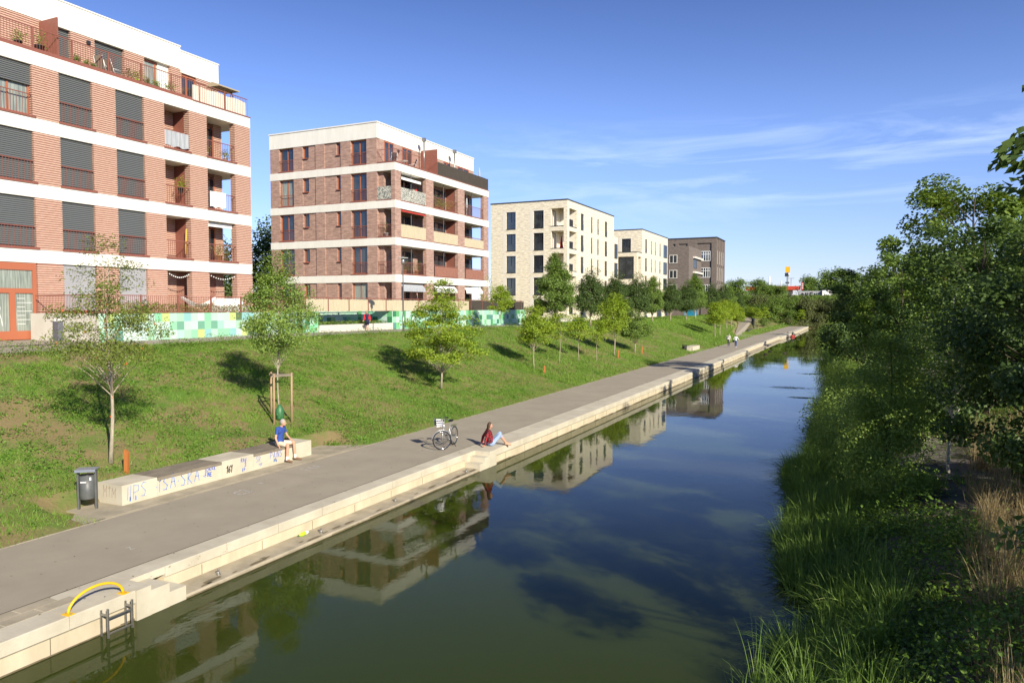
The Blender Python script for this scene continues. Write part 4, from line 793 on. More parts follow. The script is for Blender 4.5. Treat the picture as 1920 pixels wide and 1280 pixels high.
# --- right bank trees
ald = tree('alder_tree', 71, 6.4, .4, 2.8, lambda t: .55+.5*rnd(t), 105, 56000, .098, .33, 'alder', 'barkdark', tr=.16, limb=.85, flat=.6, label='nearest big alder with dark glossy leaves filling the right edge', aspect=.75); put(ald, (4.75, 19.3, 1.2), .4)
bir = tree('birch_tree', 72, 4.5, .3, 1.2, lambda t: max(.15, (1-t)**.6*min(1, .7+t*2)), 90, 30000, .062, .26, 'birchleaf', 'barkdark', tr=.04, label='slender light green young birch beside the reeds, before the dark alders', aspect=.6); put(bir, (.75, 20.6, .7))
bw = tree('birch_tree', 73, 5.4, 2.4, 1.2, egg, 46, 7500, .06, .32, 'birchleaf', 'birch', tr=.05, label='birch with a white trunk standing in grey grit under the alder', aspect=.6); put(bw, (2.2, 21.8, 1.0), .3)
al2 = tree('alder_tree', 74, 7.3, -.3, 2.2, lambda t: .5+.5*rnd(t), 72, 24000, .135, .36, 'alder', 'barkdark', tr=.14, limb=.85, flat=.6, label='dark alder leaning over the water, leftmost tree of the right bank', aspect=.75, lean=(-.02, 0)); put(al2, (.3, 52, .8)); 
al3 = tree('alder_tree', 75, 7.6, .3, 2.3, rnd, 64, 22000, .13, .38, 'mid', 'barkdark', tr=.13, limb=.85, flat=.6, label='mid green tree between the water alder and the big dark one', aspect=.7); put(al3, (1.9, 41, 1.1))
RG = 'trees of the right bank'
for o in (ald, al2, al3): o['group'] = RG
dup(al2, (3.9, 30.5, 1.2), 'broad dark tree behind the slender birch', RG, 2.0, 1.02)
dup(al3, (6.6, 36, 1.3), 'dark green tree below the poplar, right of the broad dark tree', RG, 4.0, 1.1)
dup(al3, (2.0, 64, 1.0), 'tree farther down the right bank behind the water alder', RG, 1.0, 1.0); dup(al2, (1.0, 82, .8), 'far dark tree of the right bank at the canal bend', RG, 3.1, .95); dup(al3, (.2, 105, .8), 'farthest but one tree of the right bank', RG, 5.0, 1.0); dup(al2, (-1.0, 135, .8), 'farthest visible tree of the right bank', RG, .4, 1.1)
dup(al3, (6.2, 74, 1.2), 'back row tree behind the farther right bank tree', RG, 2.5, 1.2); dup(al3, (6, 100, 1.2), 'back row tree at the far end of the right bank', RG, 1.5, 1.25)
pop = tree('poplar_tree', 76, 12.3, 4.5, 4.0, lambda t: .45+.75*(1-abs(2*t-1))**.6 if t < .95 else .5, 38, 20000, .20, .52, 'poplar', 'barkdark', tr=.22, label='tall poplar with separate upright leaf masses against the sky', aspect=.8, limb=1); put(pop, (6.1, 51.5, 1.2), .8)
nr = tree('alder_tree', 77, 8.2, 1.8, 2.6, rnd, 56, 16000, .125, .42, 'alder', 'barkdark', tr=.15, label='near alder outside the right edge, only twig tips with big leaves hanging in', aspect=.75,
          extra=[(-3.85, .1, 5.95), (-3.65, .2, 6.1), (-3.7, .1, 5.6), (-3.5, .2, 6.7), (-3.7, .2, 2.0)]); put(nr, (5.3, 9.0, 1.2))
dup(nr, (5.0, 13.4, 1.2), 'tree just outside the right edge that shades the water', RG, 2.0, .85)
shb = tree('shrub', 65, 2.2, .05, 1.3, rnd, 60, 11000, .07, .3, 'birchleaf', 'barkdark', tr=.03, label='nearest rounded light green shrub on the reed edge of the right bank', cat='shrub', aspect=.6); put(shb, (.1, 25.5, .6)); shb['group'] = 'rounded shrubs along the right water edge'
for i, (x, y, s_) in enumerate(((-.2, 30.5, .9), (.7, 34, 1.25), (-.4, 38, .9), (-.6, 46, 1.0), (-.9, 60, 1.2), (-1.5, 74, 1.3), (.9, 28.5, 1.1), (-2.0, 92, 1.5), (-2.6, 118, 1.8))): dup(shb, (x, y, .4), ['second', 'third', 'fourth', 'fifth', 'sixth', 'seventh', 'inner', 'eighth', 'ninth and farthest'][i]+' rounded shrub along the right water edge, counted from the camera', shb['group'], i*1.7, s_)

# ================================================================== grass, reeds, ground cover (uncountable)
def inside_apron(x, y): return (x > -17.95) & (y > 11.4) & (y < 21.4)
def blades(name, n, xr, yr, fz, ln, wd, leaf, seed, dens=None, lean=.5, bias=(0, 0)):
    rng = np.random.default_rng(seed); x = rng.uniform(*xr, n); y = yr[0]+(yr[1]-yr[0])*rng.random(n)**1.25
    if dens is not None: k = rng.random(n) < dens(x, y); x = x[k]; y = y[k]
    n = len(x); z = fz(x, y); l_ = ln*(.5+rng.random(n)); d = rng.normal(size=(n, 3))*lean; d[:, 2] = 1; d[:, 0] += bias[0]; d[:, 1] += bias[1]; d /= np.linalg.norm(d, axis=1)[:, None]
    s_ = rng.normal(size=(n, 3)); s_[:, 2] = 0; s_ /= np.linalg.norm(s_, axis=1)[:, None]; b_ = np.stack([x, y, z-.01], 1); w_ = wd*(.6+.8*rng.random(n))[:, None]
    return tag(quads(name, np.stack([b_-s_*w_, b_+s_*w_, b_+d*l_[:, None]], 1), LF[leaf], nper=3), kind='stuff')
def gd(x, y): a = fbm(x*.5, y*.5, 21); c = fbm(x*1.8, y*1.8, 22); q = np.clip((a-.35)*6, .08, 1)*np.clip((c-.25)*3.5, .08, 1); q = np.where(y > 24, np.maximum(q, .35+.5*c), q); return np.where(inside_apron(x, y), 0, q)
def gd2(x, y): a = fbm(x*.5, y*.5, 21); return np.where(inside_apron(x, y), 0, np.clip((a-.2)*2.5, .25, 1))
tag(blades('grass', 420000, (-29.0, -16.08), (7, 46), slope_z, .11, .009, 'grass', 1, gd, .7), 'short patchy grass covering the near grass bank', 'grass')
tag(blades('grass', 200000, (-29.0, -16.08), (44, 130), slope_z, .17, .016, 'grass', 2, gd2, .6), 'denser grass covering the far grass bank', 'grass')
tag(blades('grass', 60000, (-33.2, -16.3), (100, 205), lambda x, y: np.where(x < -28.9, prom_z(y), slope_z(x, y)), .28, .03, 'grass', 3, lambda x, y: ((x < -26.4) | (x > -18.5) | (y < 145)), .6), 'grass of the most distant bank', 'grass')
tag(blades('grass', 30000, (-33.1, -28.9), (76, 150), lambda x, y: prom_z(y), .2, .02, 'grass', 4, None, .6), 'lawn strip behind the crest trees', 'grass')
rng = np.random.default_rng(7); n = 9000; cx = rng.uniform(-28.8, -16.4, n); cy = 8+52*rng.random(n)**1.3; k = (rng.random(n) < np.clip((fbm(cx*.4, cy*.4, 31)-.40)*6, .12, 1)) & ~inside_apron(cx, cy); cx = cx[k]; cy = cy[k]
nl = 16; s_ = rng.uniform(.04, .19, len(cx)); P = np.stack([np.repeat(cx, nl), np.repeat(cy, nl), np.repeat(slope_z(cx, cy), nl)], 1); q = rng.normal(size=P.shape); q[:, 2] = np.abs(q[:, 2])*.6; P += q*np.repeat(s_, nl)[:, None]
tag(quads('weeds', leaves(P, .07, rng, aspect=.5), LF['weed']), 'leafy weeds scattered over the near grass bank', 'weeds', kind='stuff')
# taller weeds along the crest edge
n = 16000; x = rng.normal(-28.3, .3, n); y = 12+70*rng.random(n)**1.2; k = rng.random(n) < np.clip((fbm(x*0, y*.8, 41)-.35)*4, .1, 1); x = x[k]; y = y[k]; P = np.stack([x, y, slope_z(x, y)+rng.random(len(x))**1.3*.42*(.4+fbm(x*0, y*1.5, 44))], 1)
tag(quads('weeds', leaves(P, .085, rng, aspect=.45), LF['mid']), 'taller weeds along the promenade edge', 'weeds', kind='stuff')
def strips(name, ntus, per, xr, yr, fz, ln, wd, leaf, seed, dens=None, bias=(-.14, 0), seg=5, ypow=1.0, spread=.16, arch=.75):
    """tussocks: blades fan out of a common foot and bend over"""
    rng = np.random.default_rng(seed); x = rng.uniform(*xr, ntus); y = yr[0]+(yr[1]-yr[0])*rng.random(ntus)**ypow; x = x+bank_edge(y)
    if dens is not None: k = rng.random(ntus) < dens(x, y); x = x[k]; y = y[k]
    nt_ = len(x); q = per; L0 = np.repeat(ln*rng.uniform(.55, 1.15, nt_), q); n = nt_*q
    wx = np.repeat(rng.normal(size=nt_)*.35+bias[0], q); wy = np.repeat(rng.normal(size=nt_)*.35+bias[1], q)
    an = rng.random(n)*6.283; rho = spread*np.sqrt(rng.random(n)); x = np.repeat(x, q)+rho*np.cos(an); y = np.repeat(y, q)+rho*np.sin(an); z = fz(x, y)
    out = .15+.75*rng.random(n)**1.3; dr = np.stack([np.cos(an)*out+wx, np.sin(an)*out+wy], 1); bend = np.minimum(1.5, np.sqrt((dr**2).sum(1))); l_ = L0*(.45+.75*rng.random(n))
    sd_ = np.stack([-dr[:, 1], dr[:, 0], 0*x], 1)+rng.normal(size=(n, 3))*.25; sd_ /= np.linalg.norm(sd_, axis=1)[:, None]+1e-6; V = []; w_ = wd*(.6+.8*rng.random(n))
    for j in range(seg+1):
        t_ = j/seg; c = np.stack([x+dr[:, 0]*l_*arch*t_**1.6, y+dr[:, 1]*l_*arch*t_**1.6, z-.03+l_*(t_*(1-.12*bend)-.52*t_**2.6*bend)], 1); c[:, 2] = np.maximum(c[:, 2], .03)
        hw = (w_*(1-t_**1.7)*.5+.0008)[:, None]; V += [c-sd_*hw, c+sd_*hw]
    V = np.stack(V, 1); nv = 2*(seg+1); base = np.arange(n)[:, None]*nv; F = np.concatenate([base+np.array([[2*j, 2*j+1, 2*j+3, 2*j+2]]) for j in range(seg)], 0)
    me = bpy.data.meshes.new(name); me.vertices.add(n*nv); me.vertices.foreach_set('co', V.reshape(-1).astype(np.float32)); nf = len(F); me.loops.add(nf*4); me.polygons.add(nf)
    me.loops.foreach_set('vertex_index', F.reshape(-1).astype(np.int32)); me.polygons.foreach_set('loop_start', np.arange(0, nf*4, 4, dtype=np.int32)); me.polygons.foreach_set('loop_total', np.full(nf, 4, dtype=np.int32))
    me.materials.append(LF[leaf]); me.update(calc_edges=True); o = bpy.data.objects.new(name, me); COL.objects.link(o); return tag(o, kind='stuff')
cd_ = lambda x, y: np.clip((fbm(x*.9, y*.9, 61)-.28)*5, .12, 1)
LF['sedge'] = leafmat('bright_sedge', (.12, .20, .03), (.24, .35, .06), (.32, .36, .12), trans=.3)
tag(strips('reeds', 640, 64, (-.35, 1.3), (6, 36), bank_z, 1.15, .017, 'reed', 5, cd_, ypow=1.2), 'long arching reeds on the near right water edge', 'reeds')
tag(strips('reeds', 230, 60, (-.3, 1.7), (6, 26), bank_z, 1.0, .014, 'sedge', 15, lambda x, y: np.clip((fbm(x*.45, y*.45, 62)-.45)*8, .03, 1), bias=(-.25, -.1)), 'bright green sedge tussocks among the near reeds', 'sedge')
tag(strips('reeds', 900, 34, (-.35, 1.9), (34, 120), bank_z, 1.15, .034, 'reed', 6, cd_, ypow=1.3), 'reeds on the distant right water edge', 'reeds')
tag(strips('tall_grass', 330, 40, (1.6, 5.5), (6, 30), bank_z, .6, .010, 'reed', 8, lambda x, y: np.clip((fbm(x*.7, y*.7, 65)-.45)*8, .02, 1)*np.where(((x-2.6)/2.0)**2+((y-23)/7)**2 < 1, .1, 1), bias=(0, 0)), 'tall green grass among the brambles of the right bank', 'grass')
tag(strips('dry_grass', 600, 60, (2.3, 7.5), (8, 32), bank_z, 1.15, .008, 'dry', 9, lambda x, y: np.where(x > .118*y+.15, 1, .0)*np.clip((fbm(x*.8, y*.8, 66)-.25)*5, .1, 1), bias=(.12, 0), arch=.55), 'dry straw coloured grass at the right edge', 'grass')
rng = np.random.default_rng(17); n = 170000; y = 6+40*rng.random(n)**1.3; x = bank_edge(y)+rng.uniform(.6, 7.5, n); cv = fbm(x*.75, y*.75, 71)
grit = ((x-2.6)/2.0)**2+((y-23)/6.5)**2 < .9
k = (rng.random(n) < np.clip((cv-.30)*7, .05, 1)) & (~grit | (rng.random(n) < .10)); x = x[k]; y = y[k]; cv = cv[k]; P = np.stack([x, y, bank_z(x, y)+.02+rng.random(len(x))**1.2*np.clip(cv-.2, 0, 1)*1.5], 1)
tag(quads('brambles', leaves(P, .07, rng, aspect=.7, up=.8), LF['bramble']), 'dark leafy bramble cover on the right bank', 'brambles', kind='stuff')
n = 26000; y = 6+34*rng.random(n); x = bank_edge(y)+rng.uniform(1.5, 8, n); a = rng.random(n)*6.283; l_ = rng.uniform(.03, .16, n); z = bank_z(x, y)+.012; d = np.stack([np.cos(a)*l_, np.sin(a)*l_, rng.normal(size=n)*.015], 1); s_ = np.stack([-np.sin(a), np.cos(a), 0*a], 1)*.006; b_ = np.stack([x, y, z], 1)
MT['twig'] = mat('dead_stalk', (.25, .21, .16), (.12, .10, .08), .9, 2)
tag(quads('dead_stalks', np.stack([b_-s_, b_+s_, b_+d], 1), MT['twig'], nper=3), 'dead stalks and litter on the grit of the right bank', 'litter', kind='stuff')
n = 9000; x = rng.uniform(-34.05, -33.85, n)-rng.random(n)*.5; y = rng.uniform(25.2, 38.0, n); P = np.stack([x, y, 5.15+rng.random(n)*.62*(.5+.8*fbm(x*0, y*1.3, 81))], 1)
o = tag(quads('hedge', leaves(P, .075, rng), LF['rowan']), 'low hedge growing behind the red railing of the pale mint wall', 'hedge')
n = 3500; P = np.stack([rng.uniform(-36.5, -34.3, n), rng.uniform(58, 74, n), 5.1+rng.random(n)*1.25*(fbm(rng.random(n), rng.random(n), 3))], 1); P[:, 2] = 5.1+rng.random(n)**2*1.35
tag(quads('hedge', leaves(P, .1, rng), LF['mid']), 'garden plants peeping over the dark willow fence', 'hedge')
# floating weed
for i, (x, y, l_) in enumerate(((-4.2, 54.2, 1.6), (-3.0, 48.5, .8), (-3.2, 66, 1.2))):
    n = 500; P = np.stack([x+rng.normal(size=n)*l_*.45, y+rng.normal(size=n)*l_*.22, .006+0*rng.random(n)], 1)
    V = leaves(P, .07, rng, up=30, aspect=.7); V[:, :, 2] = np.clip(V[:, :, 2], .004, .02); tag(quads('floating_weed', V, LF['alder']), ['largest', 'nearest', 'farthest'][i]+' patch of floating water weed on the canal', 'water weed', kind='stuff')

# ================================================================== street furniture and small things
bn = thing('concrete_bench', (-17.3, 16, PZ), 'long pale concrete bench with two weathered wooden seats and blue scribbles', 'bench')
m = M(); prof = [(-17.62, .40), (-17.62, PZ), (-16.82, PZ), (-16.82, 1.045), (-16.835, 1.06), (-17.78, 1.06), (-17.80, 1.045), (-17.80, .72)]
for y0, y1 in ((12.5, 13.55), (15.75, 17.0), (18.75, 19.65)): m.prism([(x, z) for x, z in prof], y0, y1-.006)
for y0, y1 in ((13.55, 15.75), (17.0, 18.75)): m.prism([(x if z > 1.03 or True else x, z if z < 1.0 else z-.085) for x, z in prof], y0, y1-.006)
m.build('body', MT['conc'], bn)
for y0, y1 in ((13.56, 14.65), (14.66, 15.74), (17.01, 17.87), (17.88, 18.74)):
    m = M()
    for k in range(7): m.box(-17.79+k*.141, -17.79+k*.141+.134, y0, y1-.008, .977, 1.055)
    m.build('seat', MT['wood'], bn)
m = M(); fl = lambda u, v: (-16.816, 12.5+u, PZ+.04+v)
for q in (('IIPS', .15, .07, .35, .016, 1, 1), ('.iSA.SKA', 1.0, .09, .36, .022, 1, 4), ('SCHLICK', 2.62, .3, .10, .016, 0, 6), ('..FINE', 2.55, .15, .13, .02, 0, 7), ('RAV', 3.98, .3, .12, .016, 0, 8), ('J23', 4.0, .16, .13, .016, 0, 9), ('V+', 4.02, .02, .11, .016, 0, 9),
          ('SRX', 4.6, .2, .17, .014, 1, 10), ('TOM', 4.7, .05, .08, .010, 1, 11), ('PAINS', 5.2, .18, .20, .014, 0, 12), ('OMO', 5.35, .06, .08, .018, 1, 13), ('i.i', 5.98, .25, .1, .014, 2, 14), ('161', 3.42, .12, .18, .030, 2, 15)):
    m = M(); write(m, q[0], fl, q[1], q[2], q[3], q[4], 0, seed=q[6], jit=.02, gap=.3, slant=.25 if q[0] == '161' else .08)
    if q[0] == 'IIPS':
        for u in (.2, .36): m.add([fl(u, .03), fl(u+.05, .03), fl(u+.045, .14), fl(u+.01, .15)], [(0, 1, 2, 3)], 0)
    m.build('graffiti', [MT['blue'], MT['bluepale'], MT['black']][q[5]], bn)
m = M(); write(m, 'MTM', lambda u, v: (-17.65+u, 12.496, PZ+.12+v), .12, .05, .26, .012, 0, seed=20); m.build('scribble', MT['chalkred'], bn)
# litter bin
bi = thing('litter_bin', (-17.35, 11.95, PZ), 'dark grey hanging litter bin with a flat roof at the bench end', 'litter bin')
rt = Matrix.Rotation(R_(-62), 4, 'Z'); 
def rot_build(m_, name, mats, root, ang):
    c_, s_ = math.cos(ang), math.sin(ang); m_.v = [(v[0]*c_-v[1]*s_, v[0]*s_+v[1]*c_, v[2]) for v in m_.v]; return m_.build(name, mats, root, local=True)
A_ = R_(38)
for sx in (-1, 1): m = M(); m.box(sx*.20-.022, sx*.20+.022, -.05, .05, -.1, 1.0); rot_build(m, 'post', MT['bin'], bi, A_)
m = M(); m.box(-.235, .235, -.16, .17, 1.0, 1.025); m.box(-.235, .235, -.17, -.155, .96, 1.025); rot_build(m, 'roof', simple('blue_grey_sheet', (.27, .30, .36), .35, .3), bi, A_)
m = M(); m.lathe([(.165, .27), (.175, .29), (.175, .86), (.165, .87), (.16, .84), (.155, .3)], (0, 0, 0), 20, cap=True); rot_build(m, 'bucket', MT['bin'], bi, A_)
m = M(); m.lathe([(.15, .865), (.168, .872)], (0, 0, 0), 16); rot_build(m, 'opening', MT['black'], bi, A_)
m = M(); m.box(-.10, .03, -.182, -.176, .70, .73); m.box(.1, .14, -.16, -.15, .75, .83); rot_build(m, 'sticker', MT['white'], bi, A_)
for i, (x, y, z, h, lb) in enumerate(((-18.3, 13.76, 1.1, .5, 'orange timber marker post beside the rowan trunk'), (-18.83, 45.1, 1.25, .42, 'orange timber marker post right of the small light green tree'), (-18.9, 62.0, 1.27, .55, 'orange timber marker post right of the tall yellow green tree'), (-18.8, 69.4, 1.27, .5, 'orange timber marker post right of the wide mid green tree'))):
    m = M(); m.box(-.055, .055, -.05, .05, -.2, h-.03); m.add([(-.055, -.05, h-.03), (.055, -.05, h-.03), (.055, .05, h-.03), (-.055, .05, h-.03), (-.055, -.05, h+.05), (-.055, .05, h+.05)], [(0, 1, 4), (1, 2, 5, 4), (2, 3, 5), (0, 4, 5, 3)])
    o = m.build('marker_post', MT['orangewood']); o.location = (x, y, z); o.rotation_euler = (0, R_(2), R_(20)); tag(o, lb, 'post', 'orange marker posts on the grass bank')
# tree stakes and watering bag
st = thing('tree_stakes', (-19.6, 21.2, 1.45), 'three pale timber stakes joined by boards around the young tree behind the man', 'tree support')
stk = [(-19.43, 20.68, 1.38), (-19.22, 21.38, 1.36), (-20.1, 21.25, 1.6)]
for s_ in stk: m = M(); m.tube([(s_[0], s_[1], s_[2]-.3), (s_[0]+.02, s_[1], 3.14)], [.042, .036], 10); m.build('stake', MT['stake'], st)
for a, b_ in ((0, 1), (1, 2), (2, 0)):
    p, q = Vector((stk[a][0], stk[a][1], 3.05)), Vector((stk[b_][0], stk[b_][1], 3.05)); d = (q-p); m = M(); m.obox((p+q)/2, (d.length/2+.06, .012, .04), (0, 0, math.atan2(d.y, d.x))); m.build('crossbar', MT['wood'], st)
m = M(); m.lathe([(.14, -.05), (.165, .05), (.165, .24), (.12, .38), (.05, .50), (.035, .52)], (-19.62, 21.18, 1.42), 14); o = m.build('watering_bag', mat('green_tarpaulin', (.035, .13, .05), (.05, .18, .07), .45, 6), at=(-19.62, 21.18, 1.42)); tag(o, 'green plastic watering bag around the staked tree trunk', 'watering bag')
# lamp post
lp = thing('lamp_post', (-28.9, 43.5, 3.83), 'slim grey street lamp with a flat disc head before the mauve block', 'street lamp')
m = M(); m.tube([(0, 0, -.1), (0, 0, 1.2), (0, 0, 1.21), (0, 0, 5.0)], [.075, .07, .05, .04], 10); m.build('pole', MT['steel'], lp, local=True)
m = M(); m.lathe([(.12, 4.75), (.14, 4.8), (.13, 5.1), (.10, 5.16), (.06, 5.3)], n=14); m.build('lamp_housing', MT['steel'], lp, local=True)
m = M(); m.lathe([(.36, 5.16), (.37, 5.175), (.36, 5.19)], n=20); m.build('reflector_disc', MT['white'], lp, local=True)
o = dup(lp, (-28.9, 96, 3.6), 'distant slim street lamp between the crest trees', None, 0, 1.0)
# grey column beside the door
m = M(); m.box(-.2, .2, -.14, .14, -.05, 1.0); m.box(-.17, .17, -.11, .11, 1.001, 1.12, 1); o = m.build('ash_column', [simple('slate_blue_metal', (.12, .125, .15), .5), MT['whitecloth']]); o.location = (-36.4, 23.75, 3.87); tag(o, 'slate grey column bin standing at the pale garden wall', 'bin')
# yellow hoop and ladder
hp = thing('yellow_hoop', (-11.68, 8.15, PZ), 'yellow tubular hoop bolted to the quay platform', 'hoop')
m = M(); pts = [(-11.66+.0*k, 8.14-.5*math.cos(math.pi*k/16), PZ+.01+.30*math.sin(math.pi*k/16)) for k in range(17)]; m.tube(pts, .024, 12); m.build('tube', MT['yellow'], hp)
for y in (7.64, 8.64):
    m = M(); m.obox((-11.66, y, PZ+.008), (.085, .06, .006)); fo = m.build('foot_plate', MT['yellow'], hp)
    for dx in (-.065, .065): m = M(); m.lathe([(.009, .015), (.009, .03)], (-11.66+dx, y, PZ), 6); m.build('bolt', MT['steel'], fo)
la = thing('ladder', (-11.45, 8.25, 0), 'galvanised steel ladder hanging from the quay into the water', 'ladder')
for y in (8.14, 8.60):
    m = M(); m.box(-11.40, -11.365, y-.013, y+.013, -.5, .50); m.box(-11.565, -11.54, y-.013, y+.013, -.5, .45); m.box(-11.57, -11.37, y-.014, y+.014, .37, .40); m.build('rail', MT['steel'], la)
for z in (.33, .06, -.2): m = M(); m.box(-11.393, -11.367, 8.15, 8.59, z, z+.022); m.build('rung', MT['steel'], la)
# mooring rings / cleats
for i, (x, y, lb) in enumerate(((-11.85, 10.95, 'small steel cleat on the low ledge by the near steps'), (-11.8, 14.1, 'small steel cleat on the low ledge right of the lime bottle'), (-11.8, 17.3, 'small steel cleat on the low ledge in the middle'), (-11.75, 21.4, 'small steel cleat on the wet ledge below the far steps'))):
    m = M(); m.lathe([(.05, .0), (.05, .012), (.018, .02), (.018, .09), (.028, .10), (.028, .11)], (0, 0, 0), 10); m.tube([(-.06, 0, .06), (.06, .0, .07)], .010, 6); m.tube([(0, -.05, .05), (0, .05, .05)], .009, 6); o = m.build('mooring_cleat', MT['steel']); o.location = (x, y, .085); tag(o, lb, 'cleat', 'steel cleats on the ledge')
bo = thing('plastic_bottle', (-12.02, 13.75, .13), 'crumpled lime green plastic bottle lying on the ledge', 'bottle')
m = M(); m.tube([(-.01, -.17, -.01), (-.01, -.15, 0), (0, -.1, 0), (0, .1, .01), (.01, .16, 0)], [.012, .03, .045, .045, .03], 10); m.build('body', MT['bottle'], bo, local=True); m = M(); m.tube([(-.01, -.21, -.01), (-.01, -.172, -.01)], .016, 8); m.build('cap', simple('dark_green_plastic', (.05, .12, .02), .4), bo, local=True)
m = M(); m.tube([(0, .03, 0.005), (0, .12, .01)], .0465, 10); m.build('label', MT['white'], bo, local=True)
# small benches with bins farther down
for i, (x0, y0, y1, bz, lb, lb2) in enumerate(((-17.0, 83.0, 88.5, PZ, 'small scribbled concrete bench beside the walking couple', 'black bin at the left end of the scribbled concrete bench'), (-19.2, 159, 166, PZ+.1, 'far concrete bench at the foot of the ramp wall', 'black bin behind the far concrete bench'))):
    m = M(); m.prism([(x0-.8, bz), (x0, bz), (x0, bz+.5), (x0-.9, bz+.5), (x0-.9, bz+.15)], y0, y1)
    write(m, 'FVTR', lambda u, v: (x0+.004, y0+.3+u, bz+.05+v), 0, 0, .35, .05, 1, gap=.6); tag(m.build('concrete_bench', [MT['conc'], MT['black']], at=(x0-.4, y0, bz)), lb, 'bench')
    m = M(); m.lathe([(.2, .1), (.22, .7)], (0, 0, 0), 12); m.box(-.24, .24, -.2, .2, .8, .84); m.box(-.24, -.2, -.04, .04, 0, .8); m.box(.2, .24, -.04, .04, 0, .8); o = m.build('litter_bin', MT['black']); o.location = (x0-.5, (y0-.6 if i == 0 else y1-1), bz+(0 if i == 0 else .1)); tag(o, lb2, 'litter bin')
m = M(); m.prism([(-19.5, .3), (-19.2, .3), (-19.2, 1.2), (-19.5, 1.2)], 148, 158); m.add([(-19.35, 158, .3), (-25.0, 205, 2.6), (-25.0, 205, 3.5), (-19.35, 158, 1.25), (-19.6, 158, .3), (-25.3, 205, 2.6), (-25.3, 205, 3.5), (-19.6, 158, 1.25)], [(0, 1, 2, 3), (4, 7, 6, 5), (3, 2, 6, 7), (0, 4, 5, 1)])
tag(m.build('ramp_wall', MT['cap'], at=(-19.4, 150, .5)), 'dark low wall beside the ramp path', 'wall')
# portable toilet
wc = thing('portable_toilet', (-31, 151, 3.55), 'blue portable toilet cabin with white patches behind the crest trees', 'toilet cabin')
m = M(); m.box(-1.1, 1.1, -1.1, 1.1, 0, 2.5); m.box(-1.16, 1.16, -1.16, 1.16, 2.5, 2.62); m.box(-.2, .9, -1.12, -1.1, .1, 2.3); m.build('cabin', simple('toilet_blue', (.02, .22, .38), .4), wc, local=True)
m = M(); m.box(-.8, 0, -1.14, -1.12, 1.3, 2.2); m.box(1.12, 1.14, -.8, .0, 1.0, 1.6); m.build('door_panel', MT['white'], wc, local=True)
# ------------------------------------------------------------------ far things above the embankment
cn = thing('filling_station', (-37, 346, 8), 'red edged canopy of a filling station on the horizon', 'canopy')
m = M(); m.box(-46, -24, 344, 356, 13.0, 14.6); m.build('canopy', simple('signal_red', (.62, .07, .04), .5), cn); 
for x in (-43, -36, -29): m = M(); m.box(x, x+.5, 346, 346.5, 7, 13); m.build('column', MT['white'], cn)
m = M(); m.box(-42, -27, 352, 355.5, 8, 13.0); m.build('shop', MT['white'], cn)
gw = thing('graffiti_wall', (-12.5, 245, 8), 'long grey wall with black lettering and a white end, on the embankment', 'wall')
m = M(); m.obox((-13.6, 245.2, 8.9), (3.4, .3, 1.55), (0, 0, R_(14))); m.build('wall', mat('silver_graffiti_wall', (.34, .35, .36), (.22, .23, .25), .8, 1.5), gw)
c14, s14 = math.cos(R_(14)), math.sin(R_(14)); fl = lambda u, v: (-16.7+u*c14+.32*s14, 244.43+u*s14-.32*c14-.02, 7.9+v)
m = M(); write(m, 'ONEN', fl, .3, .2, 1.7, .38, 0, seed=3, gap=.5); m.build('lettering', MT['black'], gw)
m = M(); m.obox((-9.2, 246.3, 8.9), (1.35, 1.5, 1.7), (0, 0, R_(14))); m.build('end_cabin', MT['white'], gw)
m = M(); m.obox((-8.9, 244.9, 9.2), (.55, .04, .45), (0, 0, R_(14))); m.build('red_panel', simple('signal_red', (.62, .07, .04)), gw)
ys_ = thing('sign_tower', (-32.5, 393, 7), 'tall pylon with a yellow sign box against the sky', 'sign')
m = M(); m.tube([(-32.5, 393, 7), (-32.5, 393, 23)], .42, 8); m.build('pylon', simple('pylon_grey', (.28, .27, .24)), ys_); m = M(); m.obox((-32.5, 393, 24.2), (1.1, .4, 1.4)); m.build('sign_box', simple('sign_yellow', (.85, .48, .02), .4), ys_)
m = M(); m.obox((-32.9, 393, 21.6), (.9, .4, .9)); m.build('lower_box', MT['cap'], ys_); m = M(); m.obox((-31.7, 392.5, 22.0), (.5, .3, .4)); m.build('white_box', MT['white'], ys_); m = M(); m.obox((-32.6, 393, 17.6), (.9, .4, .35)); m.build('lamp_ring', MT['cap'], ys_)
rs = thing('price_sign', (-21, 322, 8), 'slim red upright sign left above the graffiti wall', 'sign'); m = M(); m.obox((-21.0, 322.5, 14.0), (.45, .3, 1.5)); m.build('board', simple('signal_red', (.62, .07, .04)), rs); m = M()
for z in (13.2, 14.0, 14.8): m.obox((-20.9, 322.18, z), (.25, .02, .2))
m.build('price_field', MT['white'], rs)
for i, (x, y, z, lb) in enumerate(((-37.5, 359, 19.6, 'taller white mast above the red canopy'), (-32.6, 361, 17.4, 'shorter white mast above the red canopy'))): m = M(); m.tube([(0, 0, 0), (0, 0, z-7)], [.35, .3], 8); o = m.build('mast', MT['white']); o.location = (x, y, 7); tag(o, lb, 'mast')
lt = thing('lamp_post', (-29.2, 372, 8), 'thin double armed road lamp right of the yellow sign', 'street lamp'); m = M(); m.tube([(-29.2, 372, 7), (-29.2, 372, 19)], .12, 6); m.build('pole', MT['steel'], lt); m = M(); m.obox((-29.2, 372, 19), (1.4, .1, .09)); m.build('arm', MT['steel'], lt)

